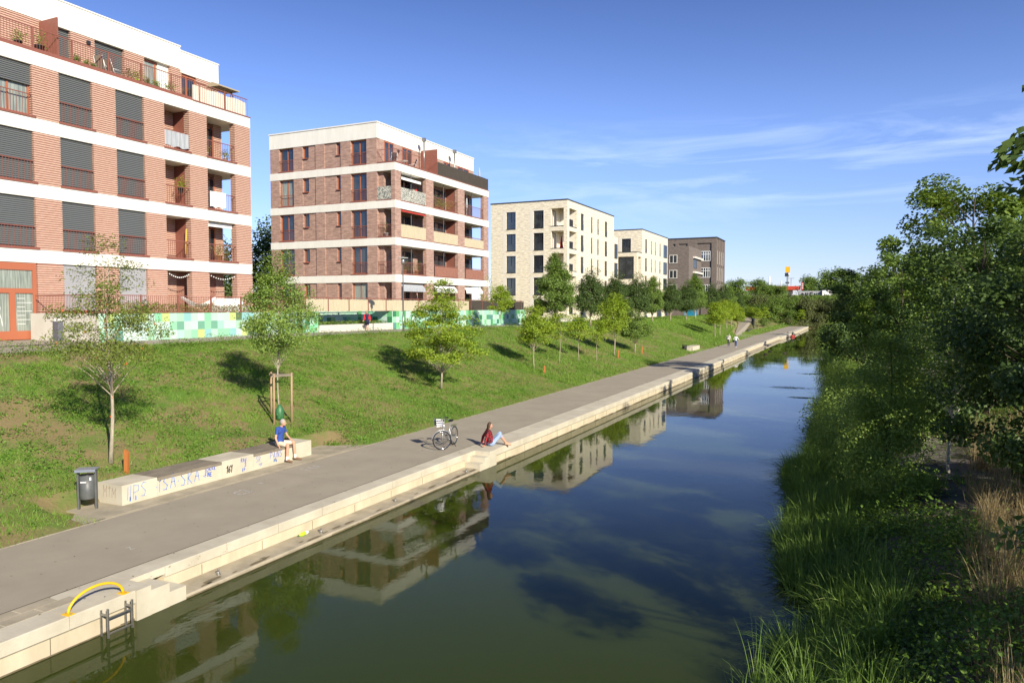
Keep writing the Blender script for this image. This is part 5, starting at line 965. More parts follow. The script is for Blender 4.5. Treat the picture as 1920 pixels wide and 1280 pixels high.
# ------------------------------------------------------------------ terrace furniture and plants
def pot_plant(x, y, z, r, h, sp, mt, leaf, label, seed, grp=None, base=0.):
    t_ = thing('potted_plant', (x, y, z), label, 'potted plant', grp); m_ = M(); m_.lathe([(r*.75, 0), (r, h), (r*1.08, h), (r*1.08, h+.03), (r*.9, h+.03), (r*.85, h-.03)], n=12); m_.build('pot', mt, t_, local=True)
    g_ = np.random.default_rng(seed); q = g_.normal(size=(260, 3))*np.array([sp*.45, sp*.45, sp*.5])+np.array([0, 0, h+sp*.75]); q[:, 2] = np.maximum(q[:, 2], h); quads('foliage', leaves(q, .09, g_), LF[leaf], t_); return t_
PG = 'potted plants on the roof terrace of the nearest block'
for i, (y, r, h, sp, mt_, lf_, lb) in enumerate(((24.2, .2, .4, .35, 'cap', 'birchleaf', 'bushy plant in a dark pot at the left image edge of the roof terrace'), (25.3, .24, .5, .5, 'cap', 'mid', 'largest leafy plant in a black pot left of the red partition'), (27.35, .15, .28, .22, 'terracotta', 'mid', 'first terracotta pot right of the red partition with clipped green ball'),
    (27.95, .12, .22, .2, 'terracotta', 'birchleaf', 'small terracotta pot with spiky leaves'), (28.35, .14, .22, .15, 'terracotta', 'mid', 'low terracotta pot with short greens'), (30.6, .16, .3, .35, 'terracotta', 'olive', 'olive tinted bush right of the deck chairs'), (31.25, .16, .34, .35, 'bottle', 'lime', 'yellow green plant in a lime pot on the terrace'),
    (31.85, .14, .25, .25, 'terracotta', 'mid', 'plant in a pot next to the lime pot'), (32.5, .13, .25, .25, 'white', 'birchleaf', 'plant in a white pot before the pale attic window'), (33.5, .15, .3, .35, 'white', 'mid', 'flowering plant near the end of the terrace kerb'))):
    pot_plant(XF-.42, y, 18.9, r, h, sp, MT[mt_], lf_, lb, i+3, PG)
pot_plant(XF-.5, 36.3, 15.5, .2, .35, .3, MT['white'], 'birchleaf', 'slender plant in a white pot, left in the top corner loggia', 31); pot_plant(XF-.5, 38.0, 15.5, .18, .3, .35, MT['white'], 'lime', 'leafy plant in a white pot, right in the top corner loggia', 32)
pot_plant(XF-.35, 34.1, 12.9, .16, .3, .4, MT['cap'], 'lime', 'bright climbing plant hanging over the middle loggia railing', 33); pot_plant(XF-.6, 37.4, 8.7, .2, .4, .5, MT['terracotta'], 'birchleaf', 'plant in the lowest corner loggia of the nearest block', 34)
for i, (y, z, lb) in enumerate(((65.6, 15.5, 'first green plant in the upper middle loggia of the mauve block'), (66.6, 15.5, 'second green plant in the upper middle loggia of the mauve block'), (68.0, 15.5, 'third green plant in the upper middle loggia of the mauve block'), (59.6, 8.7, 'yellowish plant in the lowest near loggia of the mauve block'), (61.7, 8.7, 'dark plant in the lowest near loggia of the mauve block'))): pot_plant(X2-.5, y, z, .22, .4, .55, MT['terracotta'], 'lime' if i < 3 else 'mid', lb, 40+i, 'potted plants in the loggias of the mauve block')
pot_plant(-40.2, Y2+.5, 12.1, .3, .35, .6, MT['white'], 'mid', 'plants in a white box on the corner loggia of the mauve block', 50)
def deck_chair(x, y, z, rz, mt, label, grp=None):
    t_ = thing('deck_chair', (x, y, z), label, 'chair', grp); t_.rotation_euler = (0, 0, rz); m_ = M()
    for s_ in (-.27, .27): m_.tube([(.35, s_, 0), (-.25, s_, .45), (-.5, s_, 1.15)], .018, 6); m_.tube([(-.3, s_, 0), (.3, s_, .45)], .018, 6); m_.tube([(-.28, s_, .62), (.2, s_, .62)], .018, 6)
    m_.build('frame', MT['white'], t_, local=True); m_ = M(); m_.obox((.03, 0, .44), (.26, .25, .012)); m_.build('seat', mt, t_, local=True); m_ = M(); m_.obox((-.37, 0, .8), (.37, .25, .012), (0, R_(70), 0)); m_.build('backrest', mt, t_, local=True); return t_
tau = simple('taupe_mesh', (.22, .19, .15)); DG = 'folding chairs on the roof terraces'
deck_chair(XF-.85, 29.3, 18.9, 1.9, tau, 'left taupe deck chair on the roof terrace of the nearest block', DG); deck_chair(XF-.85, 30.0, 18.9, 1.6, tau, 'right taupe deck chair on the roof terrace of the nearest block', DG)
deck_chair(X2-1.2, 58.8, 18.9, 2.5, MT['cap'], 'left white framed folding chair on the mauve block terrace corner', DG); deck_chair(X2-1.0, 61.8, 18.9, -2.2, MT['cap'], 'right white framed folding chair on the mauve block terrace corner', DG)
m = M(); m.lathe([(.03, 0), (.02, .68), (.4, .69), (.4, .71)], n=16); o = m.build('round_table', MT['white']); o.location = (X2-1.0, 60.4, 18.9); tag(o, 'small round white table between the two folding chairs on the terrace', 'table')
def parasol(x, y, z, h, label, mt): t_ = thing('closed_parasol', (x, y, z), label, 'parasol'); m_ = M(); m_.tube([(0, 0, 0), (0, 0, h)], .022, 8); m_.build('pole', MT['white'], t_, local=True); m_ = M(); m_.lathe([(.13, h*.42), (.15, h*.5), (.10, h*.8), (.03, h*.98)], n=10); m_.build('canopy', mt, t_, local=True)
parasol(X2-.8, 75.6, 18.9, 2.6, 'closed pale parasol at the far end of the dark roof screen', MT['greycloth']); parasol(X2-.9, 72.7, 15.5, 2.5, 'closed grey parasol in the upper far loggia of the mauve block', MT['greycloth']); parasol(-38.0, 98.5, 16.8, 2.0, 'closed black parasol in the top loggia of the cream block', MT['black'])
def cloth(name, pl, c, a0, a1, z0, z1, mt, label, d=.0, cat='cloth', wv=.03):
    m_ = M(); n = 18; vs = []
    for k in range(n+1):
        a = a0+(a1-a0)*k/n; dd = d+wv*math.sin(k*1.9)
        for z in (z0+.05*math.sin(k*.8), (z0+z1)/2, z1): vs.append((c+dd, a, z) if pl == 'x' else (a, c-dd, z))
    fs = [(3*k+j, 3*k+3+j, 3*k+4+j, 3*k+1+j) for k in range(n) for j in range(2)]; m_.add(vs, fs, 0, True); return tag(m_.build(name, mt, at=(c, a0, z0) if pl == 'x' else (a0, c, z0)), label, cat)
cloth('balcony_cloth', 'x', XF-.03, 32.7, 34.5, 15.68, 16.62, MT['greycloth'], 'grey striped cloth tied along the top middle loggia railing', .02)
cloth('blanket', 'x', XF-.02, 36.15, 37.5, 12.28, 13.3, MT['whitecloth'], 'large white blanket hung over the middle corner loggia railing', .02, 'blanket')
m = M(); m.tube([(XF-.25, 34.3, 9.0), (XF-.2, 34.35, 10.6)], [.06, .05], 8); tag(m.build('rolled_mat', simple('mustard_mat', (.62, .36, .06)), at=(XF-.25, 34.3, 9.0)), 'rolled mustard yellow mat leaning in the lowest middle loggia', 'mat')
m = M(); m.tube([(X2-.35, 61.5, 16.0), (X2-.35, 61.5, 17.0)], [.16, .06], 8); tag(m.build('red_towel', simple('bright_red_cloth', (.62, .02, .04)), at=(X2-.35, 61.5, 16)), 'bright red towel hanging in the upper near loggia of the mauve block', 'towel')
m = M(); m.tube([(-38.2, 97.6, 13.75), (-38.2, 97.6, 15.6)], [.3, .05], 8); tag(m.build('closed_parasol', simple('bright_red_cloth', (.62, .02, .04)), at=(-38.2, 97.6, 13.7)), 'closed red parasol in the second loggia of the cream block', 'parasol')
m = M()
for z0_, y0_ in ((12.2, 33.0), (8.8, 33.0)): pass
so = thing('garden_sofa', (-38.4, 36.8, 5.2), 'white cushioned sofa on the ground floor terrace of the nearest block', 'sofa'); m = M(); m.obox((-38.4, 37.0, 5.45), (.4, 1.3, .22)); m.build('seat', MT['whitecloth'], so)
for y in (36.2, 37.0, 37.85): m = M(); m.obox((-38.7, y, 5.85), (.13, .38, .3), (0, R_(-10), 0)); m.build('cushion', MT['whitecloth'], so)
m = M(); n = 14; vs = []
for k in range(n+1):
    t_ = k/n; y = 31.3+t_*2.7; zc = 6.15-.55*math.sin(math.pi*t_); wd = .1+.3*math.sin(math.pi*t_)
    vs += [(-36.5-wd, y, zc+.1), (-36.5, y, zc-.05), (-36.5+wd, y, zc+.1)]
m.add(vs, [(3*k+j, 3*k+3+j, 3*k+4+j, 3*k+1+j) for k in range(n) for j in range(2)], 0, True); tag(m.build('hammock', MT['whitecloth'], at=(-36.5, 31.3, 6)), 'white hammock slung behind the hedge of the nearest block', 'hammock')
for i, (y0, y1, lb) in enumerate(((32.75, 34.5, 'string of white bulbs across the left ground floor loggia opening'), (36.0, 38.4, 'string of white bulbs across the right ground floor loggia opening'))):
    m = M(); pts = [(XF-.08, y0+(y1-y0)*k/12, 7.78-.28*math.sin(math.pi*k/12)) for k in range(13)]; m.tube(pts, .006, 4)
    for p in pts[1:-1]: m.ell((p[0], p[1], p[2]-.04), (.045,)*3, 8, 5, 1)
    tag(m.build('string_lights', [MT['black'], MT['white']], at=(XF-.08, y0, 7.78)), lb, 'string lights', 'strings of bulbs in the loggias')
# canopy swing on the terrace
sw = thing('swing_seat', (XF-1.1, 38.3, 18.9), 'canopied swing seat in beige cloth at the terrace end', 'swing seat'); m = M(); m.prism([(XF-1.7, 20.75), (XF-1.1, 20.95), (XF-.4, 20.7), (XF-.4, 20.62), (XF-1.7, 20.65)], 37.5, 39.3); m.build('canopy', simple('beige_cloth', (.42, .35, .22)), sw)
m = M(); m.obox((XF-1.3, 38.4, 19.5), (.3, .8, .06)); m.obox((XF-1.6, 38.4, 19.9), (.06, .8, .35)); m.build('seat', simple('brown_cushion', (.2, .13, .07)), sw)
for y in (37.55, 39.25): m = M(); m.tube([(XF-1.1, y, 20.7), (XF-.5, y, 18.92)], .03, 6); m.tube([(XF-1.1, y, 20.7), (XF-1.7, y, 18.92)], .03, 6); m.build('leg', MT['cap'], sw)

# ================================================================== people
def remesh(m_, vox, mt, parent, name, smooth=6):
    me = bpy.data.meshes.new('tmp'); me.from_pydata([tuple(v) for v in m_.v], [], m_.f); o = bpy.data.objects.new('tmp', me); COL.objects.link(o)
    md = o.modifiers.new('r', 'REMESH'); md.mode = 'VOXEL'; md.voxel_size = vox; md.use_smooth_shade = True; md2 = o.modifiers.new('s', 'SMOOTH'); md2.iterations = smooth; md2.factor = .5
    dg = bpy.context.evaluated_depsgraph_get(); me2 = bpy.data.meshes.new_from_object(o.evaluated_get(dg)); bpy.data.objects.remove(o); me2.name = name; me2.materials.clear(); me2.materials.append(mt)
    r = bpy.data.objects.new(name, me2); COL.objects.link(r); r.parent = parent; return r
def person(loc, rz, J, label, top, bottom, hair, shoes, hairlen=0., sleeve=.55, leg=1., skirt=None, vox=.013, beard=False, socks=None, grp=None):
    """J: joints in local space, x forward, y left, z up from loc"""
    V3 = Vector; J = {k: V3(v) for k, v in J.items()}; root = thing('person', loc, label, 'person', grp); root.rotation_euler = (0, 0, rz); sk = MT['skin']
    pel, ch, nk, hd = J['pel'], J['ch'], J['nk'], J['hd']; up = (nk-pel).normalized(); f_ = J.get('face', V3((1, 0, 0))).normalized(); lat = up.cross(f_).normalized() if abs(up.dot(f_)) < .95 else V3((0, 1, 0))
    b_ = M(); b_.cap(pel-J['hl'].lerp(J['hr'], .5)*0+(J['hl']-pel)*.5, pel+(J['hr']-pel)*.5, .115, n=12); b_.cap(pel, ch, .115, .13, 12); b_.cap(ch+(J['sl']-ch)*.45, ch+(J['sr']-ch)*.45, .11, n=12); b_.cap(J['sl'], J['sr'], .058, n=10)
    b_.cap(ch, nk, .075, .055); b_.cap(nk, hd, .05, .052); fz = V3((0, 0, 1)); hc = hd+fz*.03
    b_.ell(hc, (.086, .076, .112), 14, 10, rot=(0, 0, math.atan2(f_.y, f_.x))); b_.ell(hc+f_*.035-fz*.06, (.05, .045, .05), 10, 6)
    b_.cap(hc+f_*.088+fz*.0, hc+f_*.105-fz*.028, .009, .013, 8); side_ = V3((-f_.y, f_.x, 0)).normalized()
    for s_ in (-1, 1): b_.ell(hc+side_*s_*.078-fz*.005, (.016, .012, .028), 8, 6)
    for s_, q in ((1, 'l'), (-1, 'r')):
        S_, E_, W_ = J['s'+q], J['e'+q], J['w'+q]; b_.cap(S_, E_, .046, .038); b_.cap(E_, W_, .037, .026); d = (J.get('h'+q+'d') or (W_-E_)).normalized(); n_ = d.cross(V3((.3, .8*s_, .2))).normalized(); c_ = d.cross(n_)
        palm = W_+d*.045; b_.cap(W_, palm+d*.02, .024, .028); 
        for k, (o_, l_) in enumerate(((-.027, .060), (-.009, .072), (.009, .068), (.027, .052))):
            p0 = palm+c_*o_+d*.02; p1 = p0+d*l_*.55+n_*.008; b_.cap(p0, p1, .0095, .009, 6); b_.cap(p1, p1+d*l_*.4+n_*.02, .009, .0075, 6)
        b_.cap(palm-c_*.03-d*.02, palm-c_*.058+d*.018, .011, .009, 6)
        H_, K_, A_, T_ = J['h'+q], J['k'+q], J['a'+q], J['t'+q]; b_.cap(H_, K_, .078, .055); b_.cap(K_, K_.lerp(A_, .35), .05, .053); b_.cap(K_.lerp(A_, .35), A_, .052, .034); b_.cap(A_, T_, .036, .03)
    remesh(b_, vox, sk, root, 'body', 3)
    e_ = M()
    for s_ in (-1, 1): e_.ell(hc+f_*.078+side_*s_*.031+fz*.008, (.010, .010, .008), 8, 5)
    e_.build('eyes', MT['black'], root, local=True); e_ = M(); e_.cap(hc+f_*.084-fz*.055-side_*.018, hc+f_*.084-fz*.055+side_*.018, .006, n=6); e_.build('mouth', simple('lips', (.32, .12, .09)), root, local=True)
    # shirt
    c_ = M(); c_.cap(pel+(J['hl']-pel)*.5+up*.03, pel+(J['hr']-pel)*.5+up*.03, .128, n=12); c_.cap(pel+up*.03, ch, .130, .142, 12); c_.cap(ch+(J['sl']-ch)*.45, ch+(J['sr']-ch)*.45, .12, n=12); c_.cap(J['sl'], J['sr'], .07, n=10); c_.cap(ch, nk-up*.02, .085, .06)
    for q in 'lr':
        S_, E_, W_ = J['s'+q], J['e'+q], J['w'+q]; c_.cap(S_, S_.lerp(E_, min(1, sleeve*1.6)), .060, .056)
        if sleeve > .62: c_.cap(E_, E_.lerp(W_, (sleeve-.62)/.38*.95), .052, .040)
    remesh(c_, vox, top, root, 'top')
    if skirt: s2 = M(); s2.tube([pel+up*.1, pel-up*.1, pel-up*skirt], [.13, .18, .19], 16); s2.build('skirt', bottom, root, local=True)
    else:
        c_ = M(); c_.cap(pel+(J['hl']-pel)*.55, pel+(J['hr']-pel)*.55, .125, n=12); c_.cap(pel, pel+up*.08, .13, n=12)
        for q in 'lr':
            H_, K_, A_ = J['h'+q], J['k'+q], J['a'+q]; c_.cap(H_, H_.lerp(K_, min(1, leg*2)), .092, .092-.022*min(1, leg*2))
            if leg > .5: c_.cap(K_, K_.lerp(A_, (leg-.5)*2*.95), .068, .05)
        remesh(c_, vox, bottom, root, 'trousers')
    h_ = M(); bk = -f_; h_.ell(hc+fz*.020+bk*.014, (.090, .081, .106), 14, 10, rot=(0, 0, math.atan2(f_.y, f_.x)))
    if hairlen: 
        for s_ in (-1, -.5, 0, .5, 1): h_.cap(hc+bk*.06+side_*s_*.06, hc+bk*(.085)+side_*s_*.075-fz*hairlen, .042, .03)
    # cut away the face: keep vertices behind the brow line
    hh = remesh(h_, .011, hair, root, 'hair', 2); me = hh.data; bmx = bmesh.new(); bmx.from_mesh(me); kill = [v for v in bmx.verts if (v.co-hc).dot(f_) > .02 and (v.co-hc).z < .055+.25*max(0, .06-(v.co-hc).dot(f_)) or ((v.co-hc).z < -.03 and not hairlen and (v.co-hc).dot(f_) > -.04)]; bmesh.ops.delete(bmx, geom=kill, context='VERTS'); bmx.to_mesh(me); bmx.free()
    for q in 'lr':
        A_, T_ = J['a'+q], J['t'+q]; s_ = M(); d = (T_-A_); s_.cap(A_-fz*.012-d*.25, T_+d*.12-fz*.005, .043, .038); remesh(s_, .011, shoes, root, 'shoe', 2)
        if socks: s_ = M(); s_.cap(A_, A_.lerp(J['k'+q], .22), .042, .044); remesh(s_, .011, socks, root, 'sock', 1)
    return root
navyp = mat('blue_polo_cloth', (.03, .07, .28), (.04, .085, .33), .9, 8, obj=True); crm = mat('cream_shorts', (.70, .64, .46), (.64, .58, .42), .9, 6, obj=True); grh = simple('white_grey_hair', (.36, .34, .30)); brh = mat('brown_hair', (.10, .055, .025), (.05, .03, .015), .6, 12, stretch=(3, 3, .4), obj=True); bkh = simple('black_hair', (.012, .01, .01), .5)
# seated man: local origin on the ground below his seat edge
man = person((-16.98, 18.42, PZ), R_(12), dict(pel=(-.12, 0, .62), ch=(-.07, 0, .97), nk=(-.02, 0, 1.14), hd=(.05, 0, 1.25), face=(.85, .42, -.1), sl=(-.05, .19, 1.09), sr=(-.05, -.19, 1.09), el=(.02, .27, .82), er=(-.06, -.29, .81), wl=(.2, .2, .70), wr=(.05, -.31, .57), hrd=(.3, -.05, -.35), hld=(.6, -.3, -.4),
      hl=(-.06, .1, .60), hr=(-.06, -.1, .60), kl=(.31, .2, .60), kr=(.29, -.15, .57), al=(.33, .24, .09), ar=(.27, -.17, .09), tl=(.49, .28, .05), tr=(.43, -.19, .05)), 'white haired man in blue polo and cream shorts sitting on the concrete bench', navyp, crm, grh, simple('brown_sandal', (.20, .12, .07)), sleeve=.32, leg=.36, socks=MT['whitecloth'])
bg_ = thing('shoulder_bag', (-17.25, 18.9, 1.06), 'small black bag on the bench beside the seated man', 'bag'); m = M(); m.ell((-17.25, 18.88, 1.13), (.12, .16, .085), 12, 8); m.build('body', MT['black'], bg_); m = M(); m.tube([(-17.25, 18.76, 1.17), (-17.2, 18.85, 1.26), (-17.2, 18.98, 1.18)], .012, 6); m.build('strap', MT['black'], bg_)
blouse = mat('red_black_patterned_blouse', (.42, .03, .04), (.02, .012, .015), .9, 26, obj=True, lo=.46, hi=.52); jn = mat('pale_blue_jeans', (.34, .45, .64), (.28, .38, .58), .9, 9, obj=True)
wo = person((-12.02, 23.72, PZ), R_(38), dict(pel=(0, 0, .11), ch=(-.08, 0, .43), nk=(-.07, 0, .60), hd=(-.02, 0, .72), face=(1, .1, -.05), sl=(-.09, .165, .55), sr=(-.09, -.165, .55), el=(-.24, .22, .31), er=(-.22, -.22, .31), wl=(-.3, .2, .06), wr=(-.26, -.22, .06), hld=(-.5, .1, -.15), hrd=(-.5, -.1, -.15),
      hl=(.05, .085, .11), hr=(.05, -.085, .11), kl=(.36, .11, .43), kr=(.33, -.07, .40), al=(.60, .13, .07), ar=(.58, -.05, .07), tl=(.73, .14, .035), tr=(.71, -.05, .035)), 'long haired woman in red black blouse and pale jeans sitting on the quay edge', blouse, jn, brh, MT['skin'], hairlen=.24, sleeve=.98, leg=.66)
def stander(loc, rz, lab, top, bot, hair, shoes, s=1., stride=.2, **k):
    J = dict(pel=(0, 0, .93), ch=(.0, 0, 1.25), nk=(.01, 0, 1.44), hd=(.03, 0, 1.56), sl=(0, .18, 1.38), sr=(0, -.18, 1.38), el=(-.06, .25, 1.12), er=(.03, -.25, 1.12), wl=(.06, .27, .88), wr=(.14, -.27, .9), hl=(0, .09, .9), hr=(0, -.09, .9), kl=(stride*.5, .1, .5), kr=(-stride*.2, -.1, .5), al=(stride*.8, .1, .08), ar=(-stride, -.1, .11), tl=(stride*.8+.14, .12, .04), tr=(-stride+.13, -.11, .05))
    J.update(k.pop('J', {})); o = person(loc, rz, J, lab, top, bot, hair, shoes, **k); o.scale = (s,)*3; return o
ww = stander((-34+.6, 45.4, 3.84), R_(-62), 'dark haired woman in navy dress and red cardigan walking on the promenade', simple('navy_dress', (.012, .015, .06)), simple('navy_dress', (.012, .015, .06)), bkh, MT['skin'], .84, .16, hairlen=.17, sleeve=.2, skirt=.45, J=dict(wr=(.1, -.3, .88)))
c_ = M()
for S_, E_, W_ in (((0, .19, 1.37), (-.06, .26, 1.12), (.05, .27, .92)), ((0, -.19, 1.37), (.03, -.26, 1.12), (.09, -.29, .92))): c_.cap(S_, E_, .078, .062); c_.cap(E_, W_, .06, .05)
c_.cap((-.05, .16, 1.36), (-.07, .15, 1.0), .095, .10); c_.cap((-.05, -.17, 1.36), (-.05, -.17, .98), .10, .11); c_.cap((-.07, -.12, 1.38), (-.07, .12, 1.38), .085); c_.cap((-.09, 0, 1.3), (-.09, 0, 1.0), .10); remesh(c_, .014, simple('red_cardigan', (.62, .02, .03)), ww, 'cardigan')
m = M(); m.obox((-33.2, 45.05, 4.42), (.05, .11, .08)); m.tube([(-33.2, 44.97, 4.49), (-33.2, 45.05, 4.62), (-33.2, 45.13, 4.49)], .008, 5); tag(m.build('handbag', MT['black'], at=(-33.2, 45.05, 4.35)), 'small black handbag carried by the woman in the red cardigan', 'handbag')
mc = stander((-14.75, 95.4, PZ), R_(84), 'stooping man in white jacket with grey backpack walking away on the path', simple('off_white_jacket', (.62, .60, .50)), simple('grey_trousers', (.24, .23, .22)), grh, MT['white'], .97, .22, sleeve=.98, J=dict(hd=(.1, -.06, 1.52), nk=(.06, 0, 1.42), ch=(.03, 0, 1.25)))
bp_ = thing('backpack', (-14.75, 95.2, 1.6), 'grey backpack worn by the walking man', 'backpack'); m = M(); m.ell((-14.77, 95.18, 1.72), (.14, .1, .22), 12, 8); m.build('body', simple('grey_nylon', (.22, .21, .20)), bp_); m = M(); m.ell((-14.77, 95.08, 1.62), (.1, .05, .1), 10, 6); m.build('pocket', MT['whitecloth'], bp_)
wc_ = stander((-13.75, 94.6, PZ), R_(84), 'grey haired woman in white shirt and blue jeans walking away on the path', MT['whitecloth'], simple('dark_blue_jeans', (.05, .08, .2)), simple('grey_brown_hair', (.2, .17, .14)), MT['white'], .93, .14, hairlen=.05, sleeve=.9, J=dict(er=(-.02, -.32, 1.16), wr=(.0, -.48, .98)))
m = M(); m.obox((-14.05, 94.6, 1.32), (.08, .12, .14)); m.tube([(-14.0, 94.6, 1.45), (-13.9, 94.6, 1.85)], .012, 5); tag(m.build('shoulder_bag', MT['black'], at=(-14.05, 94.6, 1.2)), 'black shoulder bag on the left side of the walking woman', 'bag')
# kayak with paddler
ky = thing('kayak', (-11.0, 146, 0), 'red kayak on the water beside the far quay', 'kayak'); m = M(); n = 14
m.tube([(0, -1.9+3.8*k/n, .10+.10*abs(2*k/n-1)**3) for k in range(n+1)], [.03+.30*math.sin(math.pi*(k+.0)/n)**.7 for k in range(n+1)], 12); rot_build(m, 'hull', simple('kayak_red', (.42, .06, .035), .35), ky, R_(-7)); m = M(); m.lathe([(.26, .36), (.28, .42), (.22, .42)], n=14); rot_build(m, 'cockpit', MT['black'], ky, 0)
pd = person((-11.0, 146, .12), R_(60), dict(pel=(0, 0, .18), ch=(.02, 0, .5), nk=(.04, 0, .68), hd=(.06, 0, .8), sl=(.02, .18, .62), sr=(.02, -.18, .62), el=(.18, .28, .42), er=(.18, -.28, .42), wl=(.4, .24, .5), wr=(.4, -.24, .46), hl=(.05, .1, .17), hr=(.05, -.1, .17), kl=(.5, .1, .25), kr=(.5, -.1, .25), al=(.9, .1, .15), ar=(.9, -.1, .15), tl=(1, .1, .2), tr=(1, -.1, .2)), 'paddler in dark clothes sitting in the red kayak', simple('dark_green_vest', (.02, .06, .05)), MT['black'], bkh, MT['black'], sleeve=.9, vox=.02)
m = M(); m.tube([(-11.7, 145.6, .75), (-10.1, 146.6, .5)], .02, 6); m.obox((-11.85, 145.5, .78), (.18, .03, .08), (0, 0, .5)); m.obox((-9.95, 146.7, .47), (.18, .03, .08), (0, 0, .5)); tag(m.build('paddle', MT['dark'], at=(-11, 146, .6)), 'double bladed paddle held by the kayaker', 'paddle')
# ducks
for i, (x, y, rz, lb) in enumerate(((-9.9, 91.5, 2.8, 'nearest of the three dark ducks'), (-10.0, 97.2, 2.6, 'farthest of the three dark ducks'), (-7.9, 93.5, .4, 'dark duck swimming right of the other two'))):
    m = M(); m.ell((0, 0, .05), (.22, .11, .09), 12, 8); m.cap((.17, 0, .1), (.22, 0, .2), .04, .035); m.ell((.25, 0, .23), (.055, .04, .042), 10, 6); m.cap((.28, 0, .22), (.34, 0, .21), .016, .012); m.cap((-.2, 0, .08), (-.29, 0, .13), .04, .015)
    du = thing('duck', (x, y, 0), lb, 'duck', 'ducks on the canal'); du.rotation_euler = (0, 0, rz); remesh(m, .012, simple('duck_brown', (.05, .04, .03)), du, 'body', 2); m = M(); m.cap((.3, 0, .22), (.355, 0, .208), .017, .012); m.build('beak', simple('beak_yellow', (.45, .3, .05)), du, local=True)

# ================================================================== bicycle (parked on its stand, front wheel turned)
by = thing('bicycle', (-13.3, 22.85, PZ), 'silver city bicycle with wire basket parked on the path', 'bicycle'); by.rotation_euler = (R_(0), 0, R_(-84))
def torus(m_, c, ax_, R0, r0, n=40, k=8, mi=0, a0=0, a1=360):
    c = Vector(c); ax_ = Vector(ax_).normalized(); u = Vector((0, 0, 1)); v = ax_.cross(u); full = a1-a0 >= 360; pts = [c+(u*math.cos(R_(a0+(a1-a0)*i/n))+v*math.sin(R_(a0+(a1-a0)*i/n)))*R0 for i in range(n+1)]; m_.tube(pts, r0, k, mi, cap=not full)
silver = mat('silver_frame', (.52, .53, .54), None, .3, metal=.6); blk = MT['black']; chrome = mat('chrome', (.6, .6, .6), None, .15, metal=1)
hx = Vector((.53, 0, .34)); rx = Vector((-.53, 0, .34)); sa = R_(-50); axf = Vector((-math.sin(sa), math.cos(sa), 0))
for c, axx in ((hx, axf), (rx, Vector((0, 1, 0)))):
    m = M(); torus(m, c, axx, .325, .019); wh = m.build('wheel', blk, by, local=True); m = M(); torus(m, c, axx, .302, .011, 36, 6); m.build('rim', chrome, wh, local=True); m = M(); m.tube([c-axx*.05, c+axx*.05], .02, 8)
    u = Vector((0, 0, 1)); v = axx.cross(u)
    for k in range(18): a = 2*math.pi*k/18; m.tube([c+axx*(.025 if k % 2 else -.025), c+(u*math.cos(a)+v*math.sin(a))*.3], .0017, 3, cap=False)
    m.build('spokes', chrome, wh, local=True)
    m = M(); torus(m, c, axx, .355, .012, 20, 6, 0, -60 if c is rx else -35, 95 if c is rx else 80); m.build('mudguard', silver, by, local=True)
hd0, hd1 = Vector((.36, 0, .93)), Vector((.42, 0, .72)); bb = Vector((-.02, 0, .28)); seat = Vector((-.2, 0, .86))
m = M(); m.tube([hd0, hd1], .022, 8); m.tube([hd1, (.28, 0, .46), bb], .021, 8); m.tube([hd0+Vector((0, 0, -.04)), (.2, 0, .55), (-.06, 0, .40)], .017, 8); m.tube([bb, seat], .018, 8)
for s_ in (-.05, .05): m.tube([rx+Vector((0, s_, 0)), bb+Vector((0, s_*.6, 0))], .011, 6); m.tube([rx+Vector((0, s_, 0)), (-.17, s_*.4, .7)], .010, 6)
m.build('frame', silver, by, local=True)
m = M(); fd = Vector((math.cos(sa), math.sin(sa), 0))
for s_ in (-1, 1): m.tube([hx+axf*.05*s_, Vector((.44, 0, .70))+axf*.045*s_+fd*.02], .012, 6)
m.tube([(.44, 0, .70), (.36, 0, .93), (.33, 0, 1.08)], .016, 8); m.build('fork', silver, by, local=True)
m = M(); st_ = Vector((.33, 0, 1.08)); m.tube([st_+axf*.30-fd*.16, st_+axf*.24-fd*.02, st_+fd*.03, st_-axf*.24-fd*.02, st_-axf*.30-fd*.16], .012, 8); hb = m.build('handlebar', chrome, by, local=True)
for s_ in (-1, 1): m = M(); m.tube([st_+axf*.29*s_-fd*.12, st_+axf*.31*s_-fd*.24], .018, 8); m.build('grip', blk, hb, local=True)
m = M(); bc = st_+fd*.20-Vector((0, 0, .12)); e1, e2 = fd, axf
def bp3(a, b_, c_): return bc+e1*a+e2*b_+Vector((0, 0, c_))
for lv, sx in ((.12, 1.), (.04, .97), (-.04, .93), (-.12, .88)): q = [bp3(-.13*sx, -.19*sx, lv), bp3(.13*sx, -.19*sx, lv), bp3(.13*sx, .19*sx, lv), bp3(-.13*sx, .19*sx, lv), bp3(-.13*sx, -.19*sx, lv)]; m.tube(q, .004 if abs(lv) < .1 else .006, 5)
for k in range(11):
    t_ = -1+2*k/10
    for s_ in (-1, 1): m.tube([bp3(.13*s_, .19*t_, .12), bp3(.115*s_, .168*t_, -.12)], .0028, 3); m.tube([bp3(.13*t_, .19*s_, .12), bp3(.115*t_, .168*s_, -.12)], .0028, 3)
    m.tube([bp3(-.115, .168*t_, -.12), bp3(.115, .168*t_, -.12)], .0028, 3)
m.build('basket', chrome, by, local=True); m = M(); m.obox(bc-Vector((0, 0, .02)), (.115, .17, .09), (0, 0, math.atan2(fd.y, fd.x))); m.build('basket_liner', simple('pale_grey_bag', (.36, .36, .41)), by, local=True)
m = M(); m.ell(seat+Vector((-.04, 0, .06)), (.13, .09, .035), 12, 8); m.cap(seat+Vector((.05, 0, .06)), seat+Vector((.13, 0, .055)), .035, .02); remesh(m, .01, blk, by, 'saddle', 2)
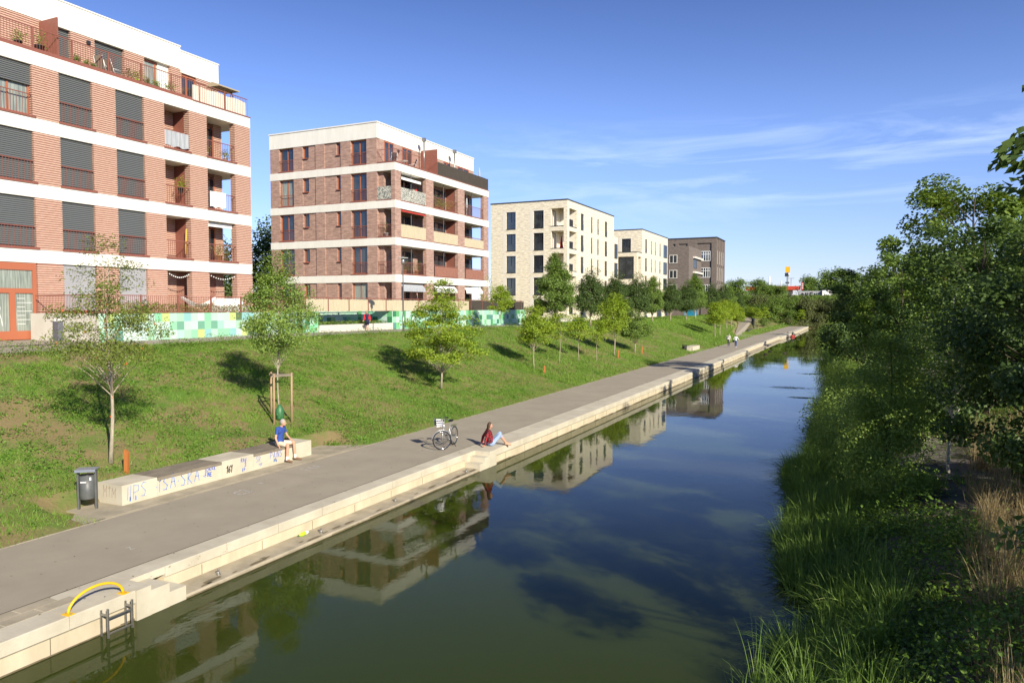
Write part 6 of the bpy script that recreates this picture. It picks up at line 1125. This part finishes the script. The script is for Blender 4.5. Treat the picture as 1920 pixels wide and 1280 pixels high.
m = M(); torus(m, bb, (0, 1, 0), .085, .007, 20, 6); m.tube([bb+Vector((0, .06, 0)), bb+Vector((.1, .09, -.13))], .010, 6); m.obox(bb+Vector((.1, .13, -.13)), (.045, .04, .012)); m.tube([bb-Vector((0, .06, 0)), bb+Vector((-.1, -.09, .13))], .010, 6); m.obox(bb+Vector((-.1, -.13, .13)), (.045, .04, .012)); m.build('crank', blk, by, local=True)
m = M(); m.box(-.72, -.25, -.06, .06, .72, .735); m.tube([(-.6, .06, .73), rx+Vector((0, .07, 0))], .007, 5); m.tube([(-.6, -.06, .73), rx+Vector((0, -.07, 0))], .007, 5); m.build('rack', chrome, by, local=True)
m = M(); m.tube([(-.1, .05, .28), (-.2, .22, 0.01)], .010, 6); m.build('kickstand', blk, by, local=True); m = M(); m.obox((.42, .0, .62), (.03, .03, .03)); m.build('headlight', chrome, by, local=True)

# ------------------------------------------------------------------ fallen leaves, cracks and stains on the path
rng = np.random.default_rng(123); n = 900; x = rng.uniform(-16.0, -11.7, n); y = 6+80*rng.random(n)**1.6; k = rng.random(n) < np.where((x < -15.6) | (np.abs(x+12.66) < .15), 1, .35); x = x[k]; y = y[k]; V = leaves(np.stack([x, y, x*0+PZ+.006], 1), .05, rng, up=12, aspect=.6); V[:, :, 2] = np.clip(V[:, :, 2], PZ+.003, PZ+.02)
tag(quads('fallen_leaves', V, MT['twig']), 'small dry leaves and bits scattered on the path', 'leaves', kind='stuff')
MT['tar'] = mat('dark_tar_joint', (.10, .088, .065), None, .9)
m = M(); rd = random.Random(77)
for k in range(3):
    y = 16.5+k*13.7+rd.uniform(-1, 1); x = -16.05; pts = []
    while x < -12.7: pts.append((x, y)); x += .28; y += rd.uniform(-.09, .09)
    for (ax, ay), (bx, by_) in zip(pts, pts[1:]): w_ = rd.uniform(.002, .005); m.add([(ax, ay-w_, PZ+.003), (bx, by_-w_, PZ+.003), (bx, by_+w_, PZ+.003), (ax, ay+w_, PZ+.003)], [(0, 1, 2, 3)])
tag(m.build('path_crack', MT['tar']), kind='structure')
m = M(); m.add([(-12.685, -14, PZ+.0035), (-12.66, -14, PZ+.0035), (-12.66, 204, PZ+.0035), (-12.685, 204, PZ+.0035)], [(0, 1, 2, 3)]); tag(m.build('path_joint', MT['tar']), kind='structure')
m = M()
for k in range(20):
    cy = 10.2+rd.random()*11.6; cx = -11.62-rd.uniform(0, .12); r = rd.uniform(.05, .2); z = .0985; pts = [(min(-11.605, cx+r*.35*math.cos(a*.785)), cy+r*1.5*math.sin(a*.785)*rd.uniform(.7, 1.1), z) for a in range(8)]; m.add(pts, [tuple(range(8))])
tag(m.build('wet_patch', MT['stain']), kind='structure')
